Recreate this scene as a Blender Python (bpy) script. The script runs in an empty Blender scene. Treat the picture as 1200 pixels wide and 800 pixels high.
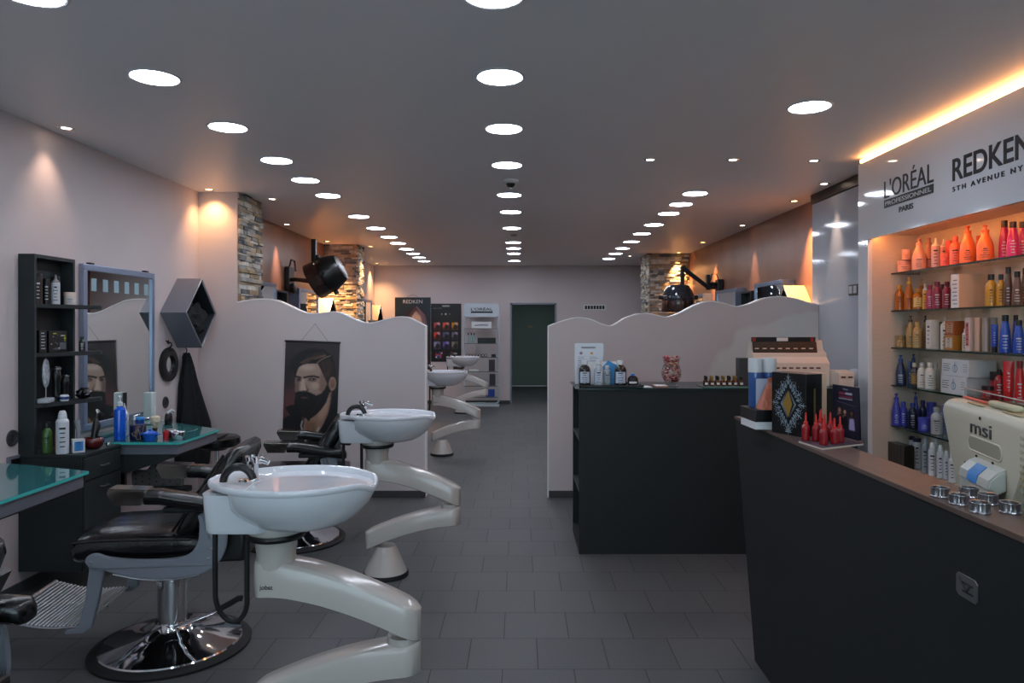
import bpy, bmesh, math, random
import numpy as np
from mathutils import Vector, Matrix
R = math.radians
PI = math.pi
rnd = random.Random(7)
sc = bpy.context.scene
COL = sc.collection

# ---------------------------------------------------------------- colour / materials
def lin(c):
    c = c / 255.0
    return c / 12.92 if c <= 0.04045 else ((c + 0.055) / 1.055) ** 2.4
def rgb(r, g, b): return (lin(r), lin(g), lin(b), 1.0)
MATS = {}
def mat(name, col, rough=0.5, metal=0.0, bump=0.0, bscale=40.0, spec=0.5, coat=0.0, vary=0.0, vscale=8.0, emit=None, estr=0.0, trans=0.0, stretch=None):
    if name in MATS: return MATS[name]
    m = bpy.data.materials.new(name); m.use_nodes = True
    nt = m.node_tree; p = nt.nodes['Principled BSDF']
    p.inputs['Base Color'].default_value = rgb(*col)
    p.inputs['Roughness'].default_value = rough
    p.inputs['Metallic'].default_value = metal
    p.inputs['Specular IOR Level'].default_value = spec
    p.inputs['Coat Weight'].default_value = coat
    p.inputs['Coat Roughness'].default_value = 0.05
    p.inputs['Transmission Weight'].default_value = trans
    if emit:
        p.inputs['Emission Color'].default_value = rgb(*emit)
        p.inputs['Emission Strength'].default_value = estr
    tc = None
    if vary or bump:
        tc = nt.nodes.new('ShaderNodeTexCoord')
        src = tc.outputs['Object']
        if stretch:
            mp = nt.nodes.new('ShaderNodeMapping'); mp.inputs['Scale'].default_value = stretch
            nt.links.new(src, mp.inputs['Vector']); src = mp.outputs['Vector']
    if vary:
        n = nt.nodes.new('ShaderNodeTexNoise'); n.inputs['Scale'].default_value = vscale; n.inputs['Detail'].default_value = 5
        nt.links.new(src, n.inputs['Vector'])
        r = nt.nodes.new('ShaderNodeValToRGB')
        a = [max(0, x * (1 - vary)) for x in rgb(*col)[:3]]; b = [min(1, x * (1 + vary)) for x in rgb(*col)[:3]]
        r.color_ramp.elements[0].position = 0.3; r.color_ramp.elements[1].position = 0.7
        r.color_ramp.elements[0].color = (*a, 1); r.color_ramp.elements[1].color = (*b, 1)
        nt.links.new(n.outputs['Fac'], r.inputs['Fac']); nt.links.new(r.outputs['Color'], p.inputs['Base Color'])
    if bump:
        n = nt.nodes.new('ShaderNodeTexNoise'); n.inputs['Scale'].default_value = bscale; n.inputs['Detail'].default_value = 4
        nt.links.new(src, n.inputs['Vector'])
        b = nt.nodes.new('ShaderNodeBump'); b.inputs['Strength'].default_value = bump; b.inputs['Distance'].default_value = 0.01
        nt.links.new(n.outputs['Fac'], b.inputs['Height']); nt.links.new(b.outputs['Normal'], p.inputs['Normal'])
    MATS[name] = m
    return m
def glassmat(name, tint, gloss=0.12, rough=0.02):
    if name in MATS: return MATS[name]
    m = bpy.data.materials.new(name); m.use_nodes = True; nt = m.node_tree
    nt.nodes.remove(nt.nodes['Principled BSDF']); out = nt.nodes['Material Output']
    t = nt.nodes.new('ShaderNodeBsdfTransparent'); t.inputs[0].default_value = rgb(*tint)
    g = nt.nodes.new('ShaderNodeBsdfGlossy'); g.inputs['Roughness'].default_value = rough; g.inputs[0].default_value = (1, 1, 1, 1)
    lw = nt.nodes.new('ShaderNodeLayerWeight'); pw_ = nt.nodes.new('ShaderNodeMath'); pw_.operation = 'POWER'; pw_.inputs[1].default_value = 4
    f = nt.nodes.new('ShaderNodeMath'); f.operation = 'MULTIPLY_ADD'; f.inputs[1].default_value = .55; f.inputs[2].default_value = .04
    nt.links.new(lw.outputs['Facing'], pw_.inputs[0]); nt.links.new(pw_.outputs[0], f.inputs[0])
    mx = nt.nodes.new('ShaderNodeMixShader')
    nt.links.new(f.outputs[0], mx.inputs[0]); nt.links.new(t.outputs[0], mx.inputs[1]); nt.links.new(g.outputs[0], mx.inputs[2])
    nt.links.new(mx.outputs[0], out.inputs['Surface'])
    MATS[name] = m
    return m
def printmat(name, rough=0.45):
    if name in MATS: return MATS[name]
    m = bpy.data.materials.new(name); m.use_nodes = True; nt = m.node_tree; p = nt.nodes['Principled BSDF']
    a = nt.nodes.new('ShaderNodeAttribute'); a.attribute_name = 'ink'
    nt.links.new(a.outputs['Color'], p.inputs['Base Color']); p.inputs['Roughness'].default_value = rough
    MATS[name] = m
    return m

# ---------------------------------------------------------------- mesh builder
class B:
    def __init__(s):
        s.bm = bmesh.new(); s.mats = []
    def mi(s, m):
        if m not in s.mats: s.mats.append(m)
        return s.mats.index(m)
    def merge(s, t, m, mx=None):
        if mx is not None: bmesh.ops.transform(t, matrix=mx, verts=t.verts)
        i = s.mi(m); mp = {}; keep = getattr(s, '_flat', False); s._flat = False
        for v in t.verts: mp[v] = s.bm.verts.new(v.co)
        for f in t.faces:
            try: nf = s.bm.faces.new([mp[v] for v in f.verts])
            except ValueError: continue
            nf.material_index = i; nf.smooth = (f.smooth if keep else True)
        t.free(); return s
    def box(s, m, c, d, bev=0.0, seg=2, rot=None):
        t = bmesh.new(); bmesh.ops.create_cube(t, size=1.0)
        bmesh.ops.scale(t, vec=d, verts=t.verts)
        if bev: bmesh.ops.bevel(t, geom=list(t.edges) , offset=bev, segments=seg, affect='EDGES', profile=0.5)
        t.normal_update()
        for f in t.faces: f.smooth = max(abs(x) for x in f.normal) < .999
        s._flat = True
        mx = Matrix.Translation(c)
        if rot is not None: mx = mx @ rot
        return s.merge(t, m, mx)
    def bx(s, m, x0, x1, y0, y1, z0, z1, bev=0.0, seg=2):
        return s.box(m, ((x0+x1)/2, (y0+y1)/2, (z0+z1)/2), (abs(x1-x0), abs(y1-y0), abs(z1-z0)), bev, seg)
    def lathe(s, m, prof, c=(0, 0, 0), n=32, sx=1, sy=1, rot=None, a0=0, a1=2*PI):
        t = bmesh.new(); full = abs(a1 - a0 - 2*PI) < 1e-6
        cnt = n if full else n + 1; rings = []
        for r, z in prof:
            if r < 1e-6: rings.append([t.verts.new((0, 0, z))] * cnt)
            else: rings.append([t.verts.new((r*sx*math.cos(a0+(a1-a0)*k/n), r*sy*math.sin(a0+(a1-a0)*k/n), z)) for k in range(cnt)])
        for a, b in zip(rings, rings[1:]):
            for k in range(cnt if full else cnt-1):
                q = [a[k], a[(k+1) % cnt], b[(k+1) % cnt], b[k]]
                u = []
                for v in q:
                    if v not in u: u.append(v)
                if len(u) > 2:
                    try: t.faces.new(u)
                    except ValueError: pass
        mx = Matrix.Translation(c)
        if rot is not None: mx = mx @ rot
        return s.merge(t, m, mx)
    def cyl(s, m, p0, p1, r, n=24, r1=None, cap=True):
        p0 = Vector(p0); p1 = Vector(p1); d = p1-p0; L = d.length
        r1 = r if r1 is None else r1
        q = d.to_track_quat('Z', 'Y').to_matrix().to_4x4()
        pr = [(r, 0), (r1, L)]
        if cap: pr = [(0, 0)] + pr + [(0, L)]
        return s.lathe(m, pr, p0, n, rot=q)
    def tube(s, m, pts, r, n=10, closed=False):
        pts = [Vector(p) for p in pts]; N = len(pts); t = bmesh.new(); rings = []
        rr = r if isinstance(r, (list, tuple)) else [r]*N
        up = None
        for i, p in enumerate(pts):
            a = pts[(i-1) % N] if (closed or i) else p; b = pts[(i+1) % N] if (closed or i < N-1) else p
            d = (b-a).normalized()
            if up is None: up = Vector((0, 0, 1)) if abs(d.z) < 0.9 else Vector((1, 0, 0))
            x = up.cross(d)
            if x.length < 1e-5: x = Vector((1, 0, 0)).cross(d)
            x.normalize(); y = d.cross(x).normalized(); up = y
            rings.append([t.verts.new(p + x*rr[i]*math.cos(2*PI*k/n) + y*rr[i]*math.sin(2*PI*k/n)) for k in range(n)])
        for i in range(N if closed else N-1):
            a = rings[i]; b = rings[(i+1) % N]
            for k in range(n): t.faces.new([a[k], a[(k+1) % n], b[(k+1) % n], b[k]])
        if not closed:
            t.faces.new(list(reversed(rings[0]))); t.faces.new(rings[-1])
        return s.merge(t, m)
    def loft(s, m, rings, cap0=True, cap1=True, mx=None):
        t = bmesh.new(); rv = [[t.verts.new(p) for p in r] for r in rings]; n = len(rings[0])
        for a, b in zip(rv, rv[1:]):
            for k in range(n): t.faces.new([a[k], a[(k+1) % n], b[(k+1) % n], b[k]])
        if cap0: t.faces.new(list(reversed(rv[0])))
        if cap1: t.faces.new(rv[-1])
        return s.merge(t, m, mx)
    def prism(s, m, poly, a, b, axis='z', bev=0.0):
        # poly: 2D points; extruded from a to b along axis
        def P(u, v, w):
            return {'z': (u, v, w), 'y': (u, w, v), 'x': (w, u, v)}[axis]
        t = bmesh.new()
        v0 = [t.verts.new(P(u, v, a)) for u, v in poly]; v1 = [t.verts.new(P(u, v, b)) for u, v in poly]
        n = len(poly)
        f0 = t.faces.new(v0); f1 = t.faces.new(list(reversed(v1)))
        for k in range(n): t.faces.new([v0[k], v1[k], v1[(k+1) % n], v0[(k+1) % n]])
        bmesh.ops.recalc_face_normals(t, faces=t.faces)
        if bev:
            ed = [e for e in t.edges if (e in f0.edges[:] or e in f1.edges[:])]
            bmesh.ops.bevel(t, geom=ed, offset=bev, segments=2, affect='EDGES')
        t.normal_update()
        for f in t.faces: f.smooth = f.calc_area() < .0015 and len(f.verts) < 5
        s._flat = True
        return s.merge(t, m)
    def mesh(s, name, angle=40, tri=False):
        bmesh.ops.recalc_face_normals(s.bm, faces=s.bm.faces)
        if tri: bmesh.ops.triangulate(s.bm, faces=[f for f in s.bm.faces if len(f.verts) > 4])
        me = bpy.data.meshes.new(name); s.bm.to_mesh(me); s.bm.free()
        for m in s.mats: me.materials.append(m)
        sm_ = np.zeros(len(me.polygons), dtype=bool); me.polygons.foreach_get('use_smooth', sm_)
        me.set_sharp_from_angle(angle=R(angle))
        me.polygons.foreach_set('use_smooth', sm_)
        return me
    def obj(s, name, parent=None, label=None, angle=40):
        o = bpy.data.objects.new(name, s.mesh(name, angle)); COL.objects.link(o)
        if parent is not None: o.parent = parent
        if label: o['label'] = label
        return o

def thing(name, label, cat, loc=(0, 0, 0), rz=0.0, group=None, scale=None):
    o = bpy.data.objects.new(name, None); COL.objects.link(o); o.empty_display_size = 0.05
    o.location = loc; o.rotation_euler = (0, 0, rz)
    if scale: o.scale = scale
    o['label'] = label; o['category'] = cat
    if group: o['group'] = group
    return o
def tag(o, label, cat, group=None, loc=None, rz=None):
    o['label'] = label; o['category'] = cat
    if group: o['group'] = group
    if loc: o.location = loc
    if rz is not None: o.rotation_euler = (0, 0, rz)
    return o
def struct(o):
    o['kind'] = 'structure'; return o
def dup(root, loc, rz=None, label=None, group=None):
    def cp(o, par):
        c = o.copy(); COL.objects.link(c); c.parent = par
        for ch in list(o.children): cp(ch, c)
        return c
    r = cp(root, None); r.location = loc
    if rz is not None: r.rotation_euler = (0, 0, rz)
    if label: r['label'] = label
    if group: r['group'] = group
    return r
def text_mesh(txt, size, m, width=None, height=None, ext=0.001, bold=0.0, track=1.0, align='LEFT'):
    cu = bpy.data.curves.new('lettering', 'FONT'); cu.body = txt; cu.size = size; cu.extrude = ext; cu.offset = bold
    cu.space_character = track; cu.align_x = 'LEFT'; cu.resolution_u = 6
    o = bpy.data.objects.new('lettering', cu); COL.objects.link(o)
    dg = bpy.context.evaluated_depsgraph_get(); dg.update()
    me = bpy.data.meshes.new_from_object(o.evaluated_get(dg)); bpy.data.objects.remove(o)
    co = np.array([v.co[:] for v in me.vertices]); mn = co.min(0); mx = co.max(0)
    sx = (width/(mx[0]-mn[0])) if width else 1.0
    sy = (height/(mx[1]-mn[1])) if height else (sx if width else 1.0)
    if not width and height: sx = sy
    cx = {'LEFT': mn[0], 'CENTER': (mn[0]+mx[0])/2}[align]
    for v in me.vertices: v.co = ((v.co[0]-cx)*sx, (v.co[1]-mn[1])*sy, v.co[2])
    me.materials.clear(); me.materials.append(m)
    return me
def place_text(name, me, parent, origin, xdir, ydir):
    x = Vector(xdir).normalized(); y = Vector(ydir).normalized(); z = x.cross(y)
    o = bpy.data.objects.new(name, me); COL.objects.link(o)
    mx = Matrix((x, y, z)).transposed().to_4x4(); mx.translation = Vector(origin)
    o.parent = parent; o.matrix_local = mx
    return o

# ---------------------------------------------------------------- printed pictures (flat prints, colour stored per vertex)
class Pic:
    """soft layered raster: u to the right, v downwards, both in the same unit"""
    def __init__(s, w, h, n, bg):
        s.w, s.h = w, h; s.nx = n; s.ny = int(round(n*h/w))
        s.U, s.V = np.meshgrid((np.arange(s.nx)+.5)/s.nx*w, (np.arange(s.ny)+.5)/s.ny*h)
        s.c = np.zeros((s.ny, s.nx, 3)); s.c[:] = bg
    def _put(s, mask, col, soft):
        m = mask.astype(float)
        k = max(0, int(round(soft*s.nx/s.w)))
        for _ in range(2):
            if k:
                for ax in (0, 1):
                    pad = [(0, 0), (0, 0)]; pad[ax] = (k, k); q = np.pad(m, pad, mode='edge')
                    cs = np.cumsum(np.insert(q, 0, 0, axis=ax), axis=ax)
                    L = m.shape[ax]
                    m = (np.take(cs, range(2*k+1, 2*k+1+L), ax)-np.take(cs, range(0, L), ax))/(2*k+1)
        col = np.array(col, float)
        s.c = s.c*(1-m[..., None]) + col*m[..., None]
    def poly(s, pts, col, soft=0.0, op=1.0):
        x, y = s.U, s.V; ins = np.zeros(x.shape, bool); n = len(pts)
        for i in range(n):
            x1, y1 = pts[i]; x2, y2 = pts[(i+1) % n]
            if y1 == y2: continue
            c = ((y1 > y) != (y2 > y)) & (x < (x2-x1)*(y-y1)/(y2-y1)+x1); ins ^= c
        if op < 1: s._op(ins, col, soft, op)
        else: s._put(ins, col, soft)
    def _op(s, mask, col, soft, op):
        old = s.c.copy(); s._put(mask, col, soft); s.c = old*(1-op)+s.c*op
    def ell(s, cx, cy, rx, ry, col, soft=0.0, op=1.0, ang=0.0):
        dx, dy = s.U-cx, s.V-cy; ca, sa = math.cos(ang), math.sin(ang)
        ins = ((dx*ca+dy*sa)/rx)**2+((-dx*sa+dy*ca)/ry)**2 < 1
        s._op(ins, col, soft, op)
    def line(s, pts, w, col, soft=0.0, op=1.0):
        ins = np.zeros(s.U.shape, bool)
        for (x1, y1), (x2, y2) in zip(pts, pts[1:]):
            dx, dy = x2-x1, y2-y1; L = dx*dx+dy*dy+1e-12
            t = np.clip(((s.U-x1)*dx+(s.V-y1)*dy)/L, 0, 1)
            ins |= (s.U-x1-t*dx)**2+(s.V-y1-t*dy)**2 < (w/2)**2
        s._op(ins, col, soft, op)
    def rect(s, x0, y0, x1, y1, col, soft=0.0, op=1.0):
        s._op((s.U > x0) & (s.U < x1) & (s.V > y0) & (s.V < y1), col, soft, op)
    def strands(s, pts_a, pts_b, n, w, col, op, seed):
        q = random.Random(seed)
        for i in range(n):
            t = q.random(); j = q.uniform(-.01, .01)*s.w
            s.line([(a[0]*(1-t)+b[0]*t+j, a[1]*(1-t)+b[1]*t) for a, b in zip(pts_a, pts_b)], w*q.uniform(.5, 1.3), col, 0, op*q.uniform(.4, 1))
    def sheet(s, name, parent, W, H, origin, xdir, downdir, mname='printed_paper', rough=0.45, back=0.0):
        o0 = Vector(origin); xd = Vector(xdir).normalized()*W/s.nx; yd = Vector(downdir).normalized()*H/s.ny
        nx, ny = s.nx, s.ny
        X, Y = np.meshgrid(np.arange(nx+1), np.arange(ny+1))
        co = (np.array(o0)[None, None, :]+X[..., None]*np.array(xd)+Y[..., None]*np.array(yd)).reshape(-1, 3)
        idx = (np.arange(ny)[:, None]*(nx+1)+np.arange(nx)[None, :]).reshape(-1)
        faces = np.stack([idx, idx+nx+1, idx+nx+2, idx+1], 1)
        me = bpy.data.meshes.new(name); me.from_pydata(co.tolist(), [], faces.tolist())
        at = me.color_attributes.new('ink', 'FLOAT_COLOR', 'CORNER')
        c = np.clip(s.c, 0, 255)/255.0; c = np.where(c <= .04045, c/12.92, ((c+.055)/1.055)**2.4).reshape(-1, 3)
        cc = np.ones((nx*ny, 4, 4)); cc[:, :, :3] = c[:, None, :]
        at.data.foreach_set('color', cc.reshape(-1).astype(np.float32))
        me.materials.append(printmat(mname, rough))
        o = bpy.data.objects.new(name, me); COL.objects.link(o)
        if parent is not None: o.parent = parent
        return o

# ---------------------------------------------------------------- palette
PINK = mat('pinkish_wall_plaster', (206, 196, 197), .75, bump=.05, bscale=120, vary=.03, vscale=2)
CEIL = mat('ceiling_paint', (236, 233, 234), .42, bump=.02, bscale=60, spec=.35)
BROWN = mat('polished_brown_stucco', (150, 106, 84), .34, bump=.06, bscale=9, vary=.16, vscale=3, spec=.35)
GLOSSW = mat('glossy_light_grey_panel', (172, 180, 190), .08, spec=.6)
CREAM = mat('cream_laminate', (205, 190, 175), .35, vary=.04, vscale=14, stretch=(1, 1, 6))
DARKC = mat('charcoal_laminate', (42, 48, 50), .5, vary=.06, vscale=60, spec=.35)
DARKD = mat('black_desk_laminate', (31, 35, 36), .55, vary=.06, vscale=60, spec=.3)
DTOP = mat('brown_desk_top', (92, 74, 66), .4, vary=.08, vscale=30, stretch=(1, .2, 1))
TEAL = mat('teal_back_painted_glass', (52, 120, 124), .05, spec=.8, coat=.5)
TEALE = mat('teal_glass_edge', (70, 190, 185), .15, spec=.6)
ALU = mat('brushed_grey_aluminium', (128, 132, 144), .42, metal=.25, bump=.02, bscale=200, stretch=(1, 1, 8))
SILV = mat('satin_blue_grey_frame', (140, 156, 182), .3, metal=.55)
CHROME = mat('chrome', (225, 225, 228), .06, metal=1)
STEEL = mat('brushed_steel', (170, 172, 176), .28, metal=1)
GREYC = mat('grey_cast_metal', (136, 142, 152), .42, metal=.25, bump=.02, bscale=300)
LEATH = mat('black_leather', (10, 11, 13), .22, bump=.28, bscale=26, spec=.6)
BLACK = mat('black_plastic', (14, 15, 16), .35, spec=.5)
RUBB = mat('black_rubber', (18, 18, 19), .7)
CERAM = mat('white_ceramic', (222, 226, 232), .07, spec=.7, coat=.5)
ARMW = mat('off_white_lacquer', (190, 184, 178), .2, spec=.6, coat=.3)
WHITE = mat('white_plastic', (222, 224, 226), .4)
WEDGE = mat('white_edge_trim', (244, 242, 242), .5)
MIRR = mat('mirror_glass', (235, 238, 236), .01, metal=1)
GSHELF = glassmat('clear_glass', (238, 248, 244))
GEDGE = mat('dark_green_glass_edge', (18, 48, 44), .15)
INK = mat('dark_lettering_ink', (28, 28, 34), .5)
INKW = mat('white_lettering_ink', (205, 208, 212), .5)
CORR = mat('grey_green_corridor_paint', (134, 152, 142), .6)
CLOTH = mat('black_cloth', (15, 16, 19), .9, bump=.4, bscale=80)

HC = 1.45; F = 840.0; VX = 609.0; VY = 382.0
# ================================================================ SETTING
H = 2.585; XL = -2.72; XR = 2.65; YB = 13.42; YP = 6.07; YF = -2.6
def slab(name, m, x0, x1, y0, y1, z0, z1):
    return struct(B().bx(m, x0, x1, y0, y1, z0, z1).obj(name))
# floor: staggered 30 cm stone-grey tiles
fm = bpy.data.materials.new('grey_floor_tiles'); fm.use_nodes = True
nt = fm.node_tree; P = nt.nodes['Principled BSDF']
tc = nt.nodes.new('ShaderNodeTexCoord'); mp = nt.nodes.new('ShaderNodeMapping'); mp.inputs['Location'].default_value = (-.2285+30.15, -.040+29.9, 0)
br = nt.nodes.new('ShaderNodeTexBrick'); br.offset = .5; br.squash = 1
for k, v in (('Scale', 1.0), ('Mortar Size', .0022), ('Mortar Smooth', .1), ('Bias', 0), ('Brick Width', .3015), ('Row Height', .299)): br.inputs[k].default_value = v
br.inputs['Color1'].default_value = rgb(80, 82, 84); br.inputs['Color2'].default_value = rgb(86, 88, 89); br.inputs['Mortar'].default_value = rgb(38, 38, 38)
nt.links.new(tc.outputs['Object'], mp.inputs['Vector']); nt.links.new(mp.outputs['Vector'], br.inputs['Vector'])
nz = nt.nodes.new('ShaderNodeTexNoise'); nz.inputs['Scale'].default_value = 140; nz.inputs['Detail'].default_value = 6
nt.links.new(tc.outputs['Object'], nz.inputs['Vector'])
mxn = nt.nodes.new('ShaderNodeMix'); mxn.data_type = 'RGBA'; mxn.blend_type = 'OVERLAY'; mxn.inputs['Factor'].default_value = .35
nt.links.new(br.outputs['Color'], mxn.inputs[6]); nt.links.new(nz.outputs['Fac'], mxn.inputs[7]); nt.links.new(mxn.outputs[2], P.inputs['Base Color'])
bp = nt.nodes.new('ShaderNodeBump'); bp.inputs['Strength'].default_value = .5; bp.inputs['Distance'].default_value = .002; bp.invert = True
nt.links.new(br.outputs['Fac'], bp.inputs['Height']); nt.links.new(bp.outputs['Normal'], P.inputs['Normal'])
P.inputs['Roughness'].default_value = .5; P.inputs['Specular IOR Level'].default_value = .4
slab('floor', fm, XL-.2, XR+.2, YF-.2, YB, -.1, 0)
slab('ceiling', CEIL, XL-.2, XR+.2, YF-.2, YB+.1, H, H+.1)
slab('wall_left', PINK, XL-.12, XL, YF, YP+.001, 0, H)
slab('wall_left_rear', BROWN, XL-.12, XL, 6.6, 12.0, 0, H)
slab('wall_left_far', PINK, XL-.12, XL, 12.0, YB, 0, H)
slab('wall_right', mat('near_right_wall', (150, 150, 152), .5), XR, XR+.12, YF, 6.2, 0, H)
slab('wall_right_rear', BROWN, XR, XR+.12, 6.2, YB, 0, H)
# back wall with the passage
DX0, DX1, DZ = -.16, .67, 1.865
bw = B(); bw.bx(PINK, XL, DX0, YB, YB+.12, 0, H); bw.bx(PINK, DX1, XR, YB, YB+.12, 0, H); bw.bx(PINK, DX0, DX1, YB, YB+.12, DZ, H)
struct(bw.obj('wall_back'))
# front wall (behind the camera) with a window added to let in fill light
fw = B(); fw.bx(PINK, XL, -2.2, YF-.12, YF, 0, H); fw.bx(PINK, 2.2, XR, YF-.12, YF, 0, H); fw.bx(PINK, -2.2, 2.2, YF-.12, YF, 2.3, H); fw.bx(PINK, -2.2, 2.2, YF-.12, YF, 0, .4)
struct(fw.obj('wall_front'))
wf = B()
for x in (-2.18, -.72, .72, 2.18): wf.bx(ALU, x-.03, x+.03, YF-.1, YF-.04, .4, 2.3)
for z in (.42, 2.28): wf.bx(ALU, -2.2, 2.2, YF-.1, YF-.04, z-.025, z+.025)
wf = struct(wf.obj('fill_window_1'))
B().bx(GSHELF, -2.16, 2.16, YF-.075, YF-.067, .43, 2.27).obj('fill_window_pane', wf)
# passage behind the back wall
cb = B(); cb.bx(CORR, -1.3, 2.2, 17.4, 17.5, 0, 2.4); cb.bx(CORR, -1.3, -1.2, YB+.12, 17.4, 0, 2.4); cb.bx(CORR, 2.1, 2.2, YB+.12, 17.4, 0, 2.4)
struct(cb.obj('wall_passage'))
slab('floor_passage', fm, -1.3, 2.2, YB, 17.4, -.1, -.0005)
slab('ceiling_passage', CEIL, -1.3, 2.2, YB+.12, 17.4, 2.3, 2.4)
dj = B()
for x0, x1 in ((DX0-.02, DX0+.012), (DX1-.012, DX1+.02)): dj.bx(ALU, x0, x1, YB-.012, YB+.13, 0, DZ+.02)
dj.bx(ALU, DX0-.02, DX1+.02, YB-.012, YB+.13, DZ-.012, DZ+.02)
struct(dj.obj('trim_1'))
# light switch-like plate / sign in the passage
sg = B().bx(mat('dull_brass', (150, 140, 110), .4, metal=.6), .205, .315, 17.385, 17.4, 1.40, 1.46, .003).obj('wall_sign')
tag(sg, 'tiny dull sign on the green wall seen through the rear doorway', 'sign')

# stone clad pillars
STONES = [mat('ledge_stone_%s' % n, c, .8, bump=.8, bscale=25, vary=.25, vscale=12) for n, c in (('grey', (146, 143, 138)), ('tan', (164, 152, 132)), ('dark', (100, 101, 102)), ('pale', (186, 181, 172)), ('ochre', (148, 130, 102)))]
def cladding(b, o, u, nrm, W, Hh, seed):
    q = random.Random(seed); o = Vector(o); u = Vector(u); nrm = Vector(nrm); z = 0
    while z < Hh-.002:
        h = min(q.choice((.018, .025, .032, .04)), Hh-z); x = -q.uniform(0, .12)
        while x < W:
            w = q.uniform(.06, .22); a = max(0, x); e = min(W, x+w)
            if e-a > .004:
                d = q.uniform(.008, .034)
                c = o+u*((a+e)/2)+nrm*(d/2)+Vector((0, 0, z+h/2))
                dim = Vector((abs(u.x)*(e-a-.002)+abs(nrm.x)*d, abs(u.y)*(e-a-.002)+abs(nrm.y)*d, h-.002))
                b.box(q.choice(STONES), c, dim, .002, 1)
            x += w
        z += h
def pillar(name, x0, x1, y0, y1, m, faces, seed, clad=True):
    p = struct(B().bx(m, x0, x1, y0, y1, 0, H).obj(name))
    b = B()
    for (o, u, n, W) in faces: cladding(b, o, u, n, W, H, seed); seed += 1
    b.obj('stone_cladding', p)
pillar('wall_left_pillar', XL-.05, -2.39, YP, 6.60, PINK, [((-2.39, YP+.002, 0), (0, 1, 0), (1, 0, 0), .53)], 1)
MORT = mat('pillar_mortar', (70, 64, 58), .9)
pillar('wall_left_pillar_rear', XL-.05, -2.27, 9.98, 10.36, MORT, [((-2.27, 9.95, 0), (0, 1, 0), (1, 0, 0), .42), ((XL, 9.98, 0), (1, 0, 0), (0, -1, 0), .46)], 5)
pillar('wall_right_pillar', 2.03, XR+.05, 11.2, 11.9, MORT, [((2.03, 11.17, 0), (0, 1, 0), (-1, 0, 0), .72), ((2.03, 11.2, 0), (1, 0, 0), (0, -1, 0), .62)], 9)

# wavy half-height partitions
def smooth(pts, n=6):
    out = []
    for i in range(len(pts)-1):
        p0 = pts[max(i-1, 0)]; p1 = pts[i]; p2 = pts[i+1]; p3 = pts[min(i+2, len(pts)-1)]
        for k in range(n):
            t = k/n
            out.append(tuple(.5*((2*p1[j])+(-p0[j]+p2[j])*t+(2*p0[j]-5*p1[j]+4*p2[j]-p3[j])*t*t+(-p0[j]+3*p1[j]-3*p2[j]+p3[j])*t**3) for j in (0, 1)))
    out.append(tuple(pts[-1])); return out
LW = [(-2.391, 1.648), (-2.28, 1.668), (-2.16, 1.675), (-2.06, 1.662), (-1.965, 1.622), (-1.87, 1.577), (-1.787, 1.553), (-1.69, 1.556), (-1.575, 1.567), (-1.496, 1.548), (-1.41, 1.507), (-1.315, 1.475), (-1.235, 1.476), (-1.12, 1.507), (-1.03, 1.524), (-.95, 1.520), (-.87, 1.485), (-.802, 1.447)]
RW = [(.246, 1.447), (.34, 1.482), (.45, 1.513), (.52, 1.518), (.60, 1.503), (.70, 1.462), (.79, 1.452), (.91, 1.52), (1.055, 1.556), (1.163, 1.537), (1.25, 1.522), (1.358, 1.556), (1.49, 1.624), (1.60, 1.655), (1.705, 1.645), (1.83, 1.613), (1.937, 1.630), (2.067, 1.678), (2.19, 1.696), (2.32, 1.682), (2.43, 1.649), (2.53, 1.626)]
def partition(name, prof, m):
    c = smooth(prof, 5); x0 = c[0][0]; x1 = c[-1][0]
    b = B(); b.prism(m, [(x0, 0)]+c+[(x1, 0)], YP, YP+.1, 'y')
    o = struct(b.obj(name))
    # pale rounded capping following the wave and the free end
    cap = B(); free_right = name.endswith('left')
    path = list(c)
    path = path+[(x1+.0, 0.0)] if free_right else [(x0, 0.0)]+path
    th = .008; rings = []
    for i, (x, z) in enumerate(path):
        a = path[max(i-1, 0)]; d = path[min(i+1, len(path)-1)]
        tx, tz = d[0]-a[0], d[1]-a[1]; L = math.hypot(tx, tz); nx, nz = -tz/L, tx/L
        if (free_right and i == len(path)-2) or (not free_right and i == 1):
            nx, nz = (.8, .6) if free_right else (-.8, .6)
        if (free_right and i == len(path)-1): nx, nz = 1, 0
        if (not free_right and i == 0): nx, nz = -1, 0
        rings.append([(x, YP-.003, z), (x+nx*th, YP-.003, z+nz*th), (x+nx*th, YP+.103, z+nz*th), (x, YP+.103, z)])
    cap.loft(WEDGE, rings); cap.obj('edge_cap', o)
    bs = B(); bs.bx(mat('baseboard_grey', (62, 62, 64), .5), x0+.0, x1+(.006 if free_right else 0), YP-.012, YP+.112, 0, .058, .002)
    bs.obj('baseboard_strip', o)
    return o
pl = partition('wall_partition_left', LW, PINK)
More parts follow.
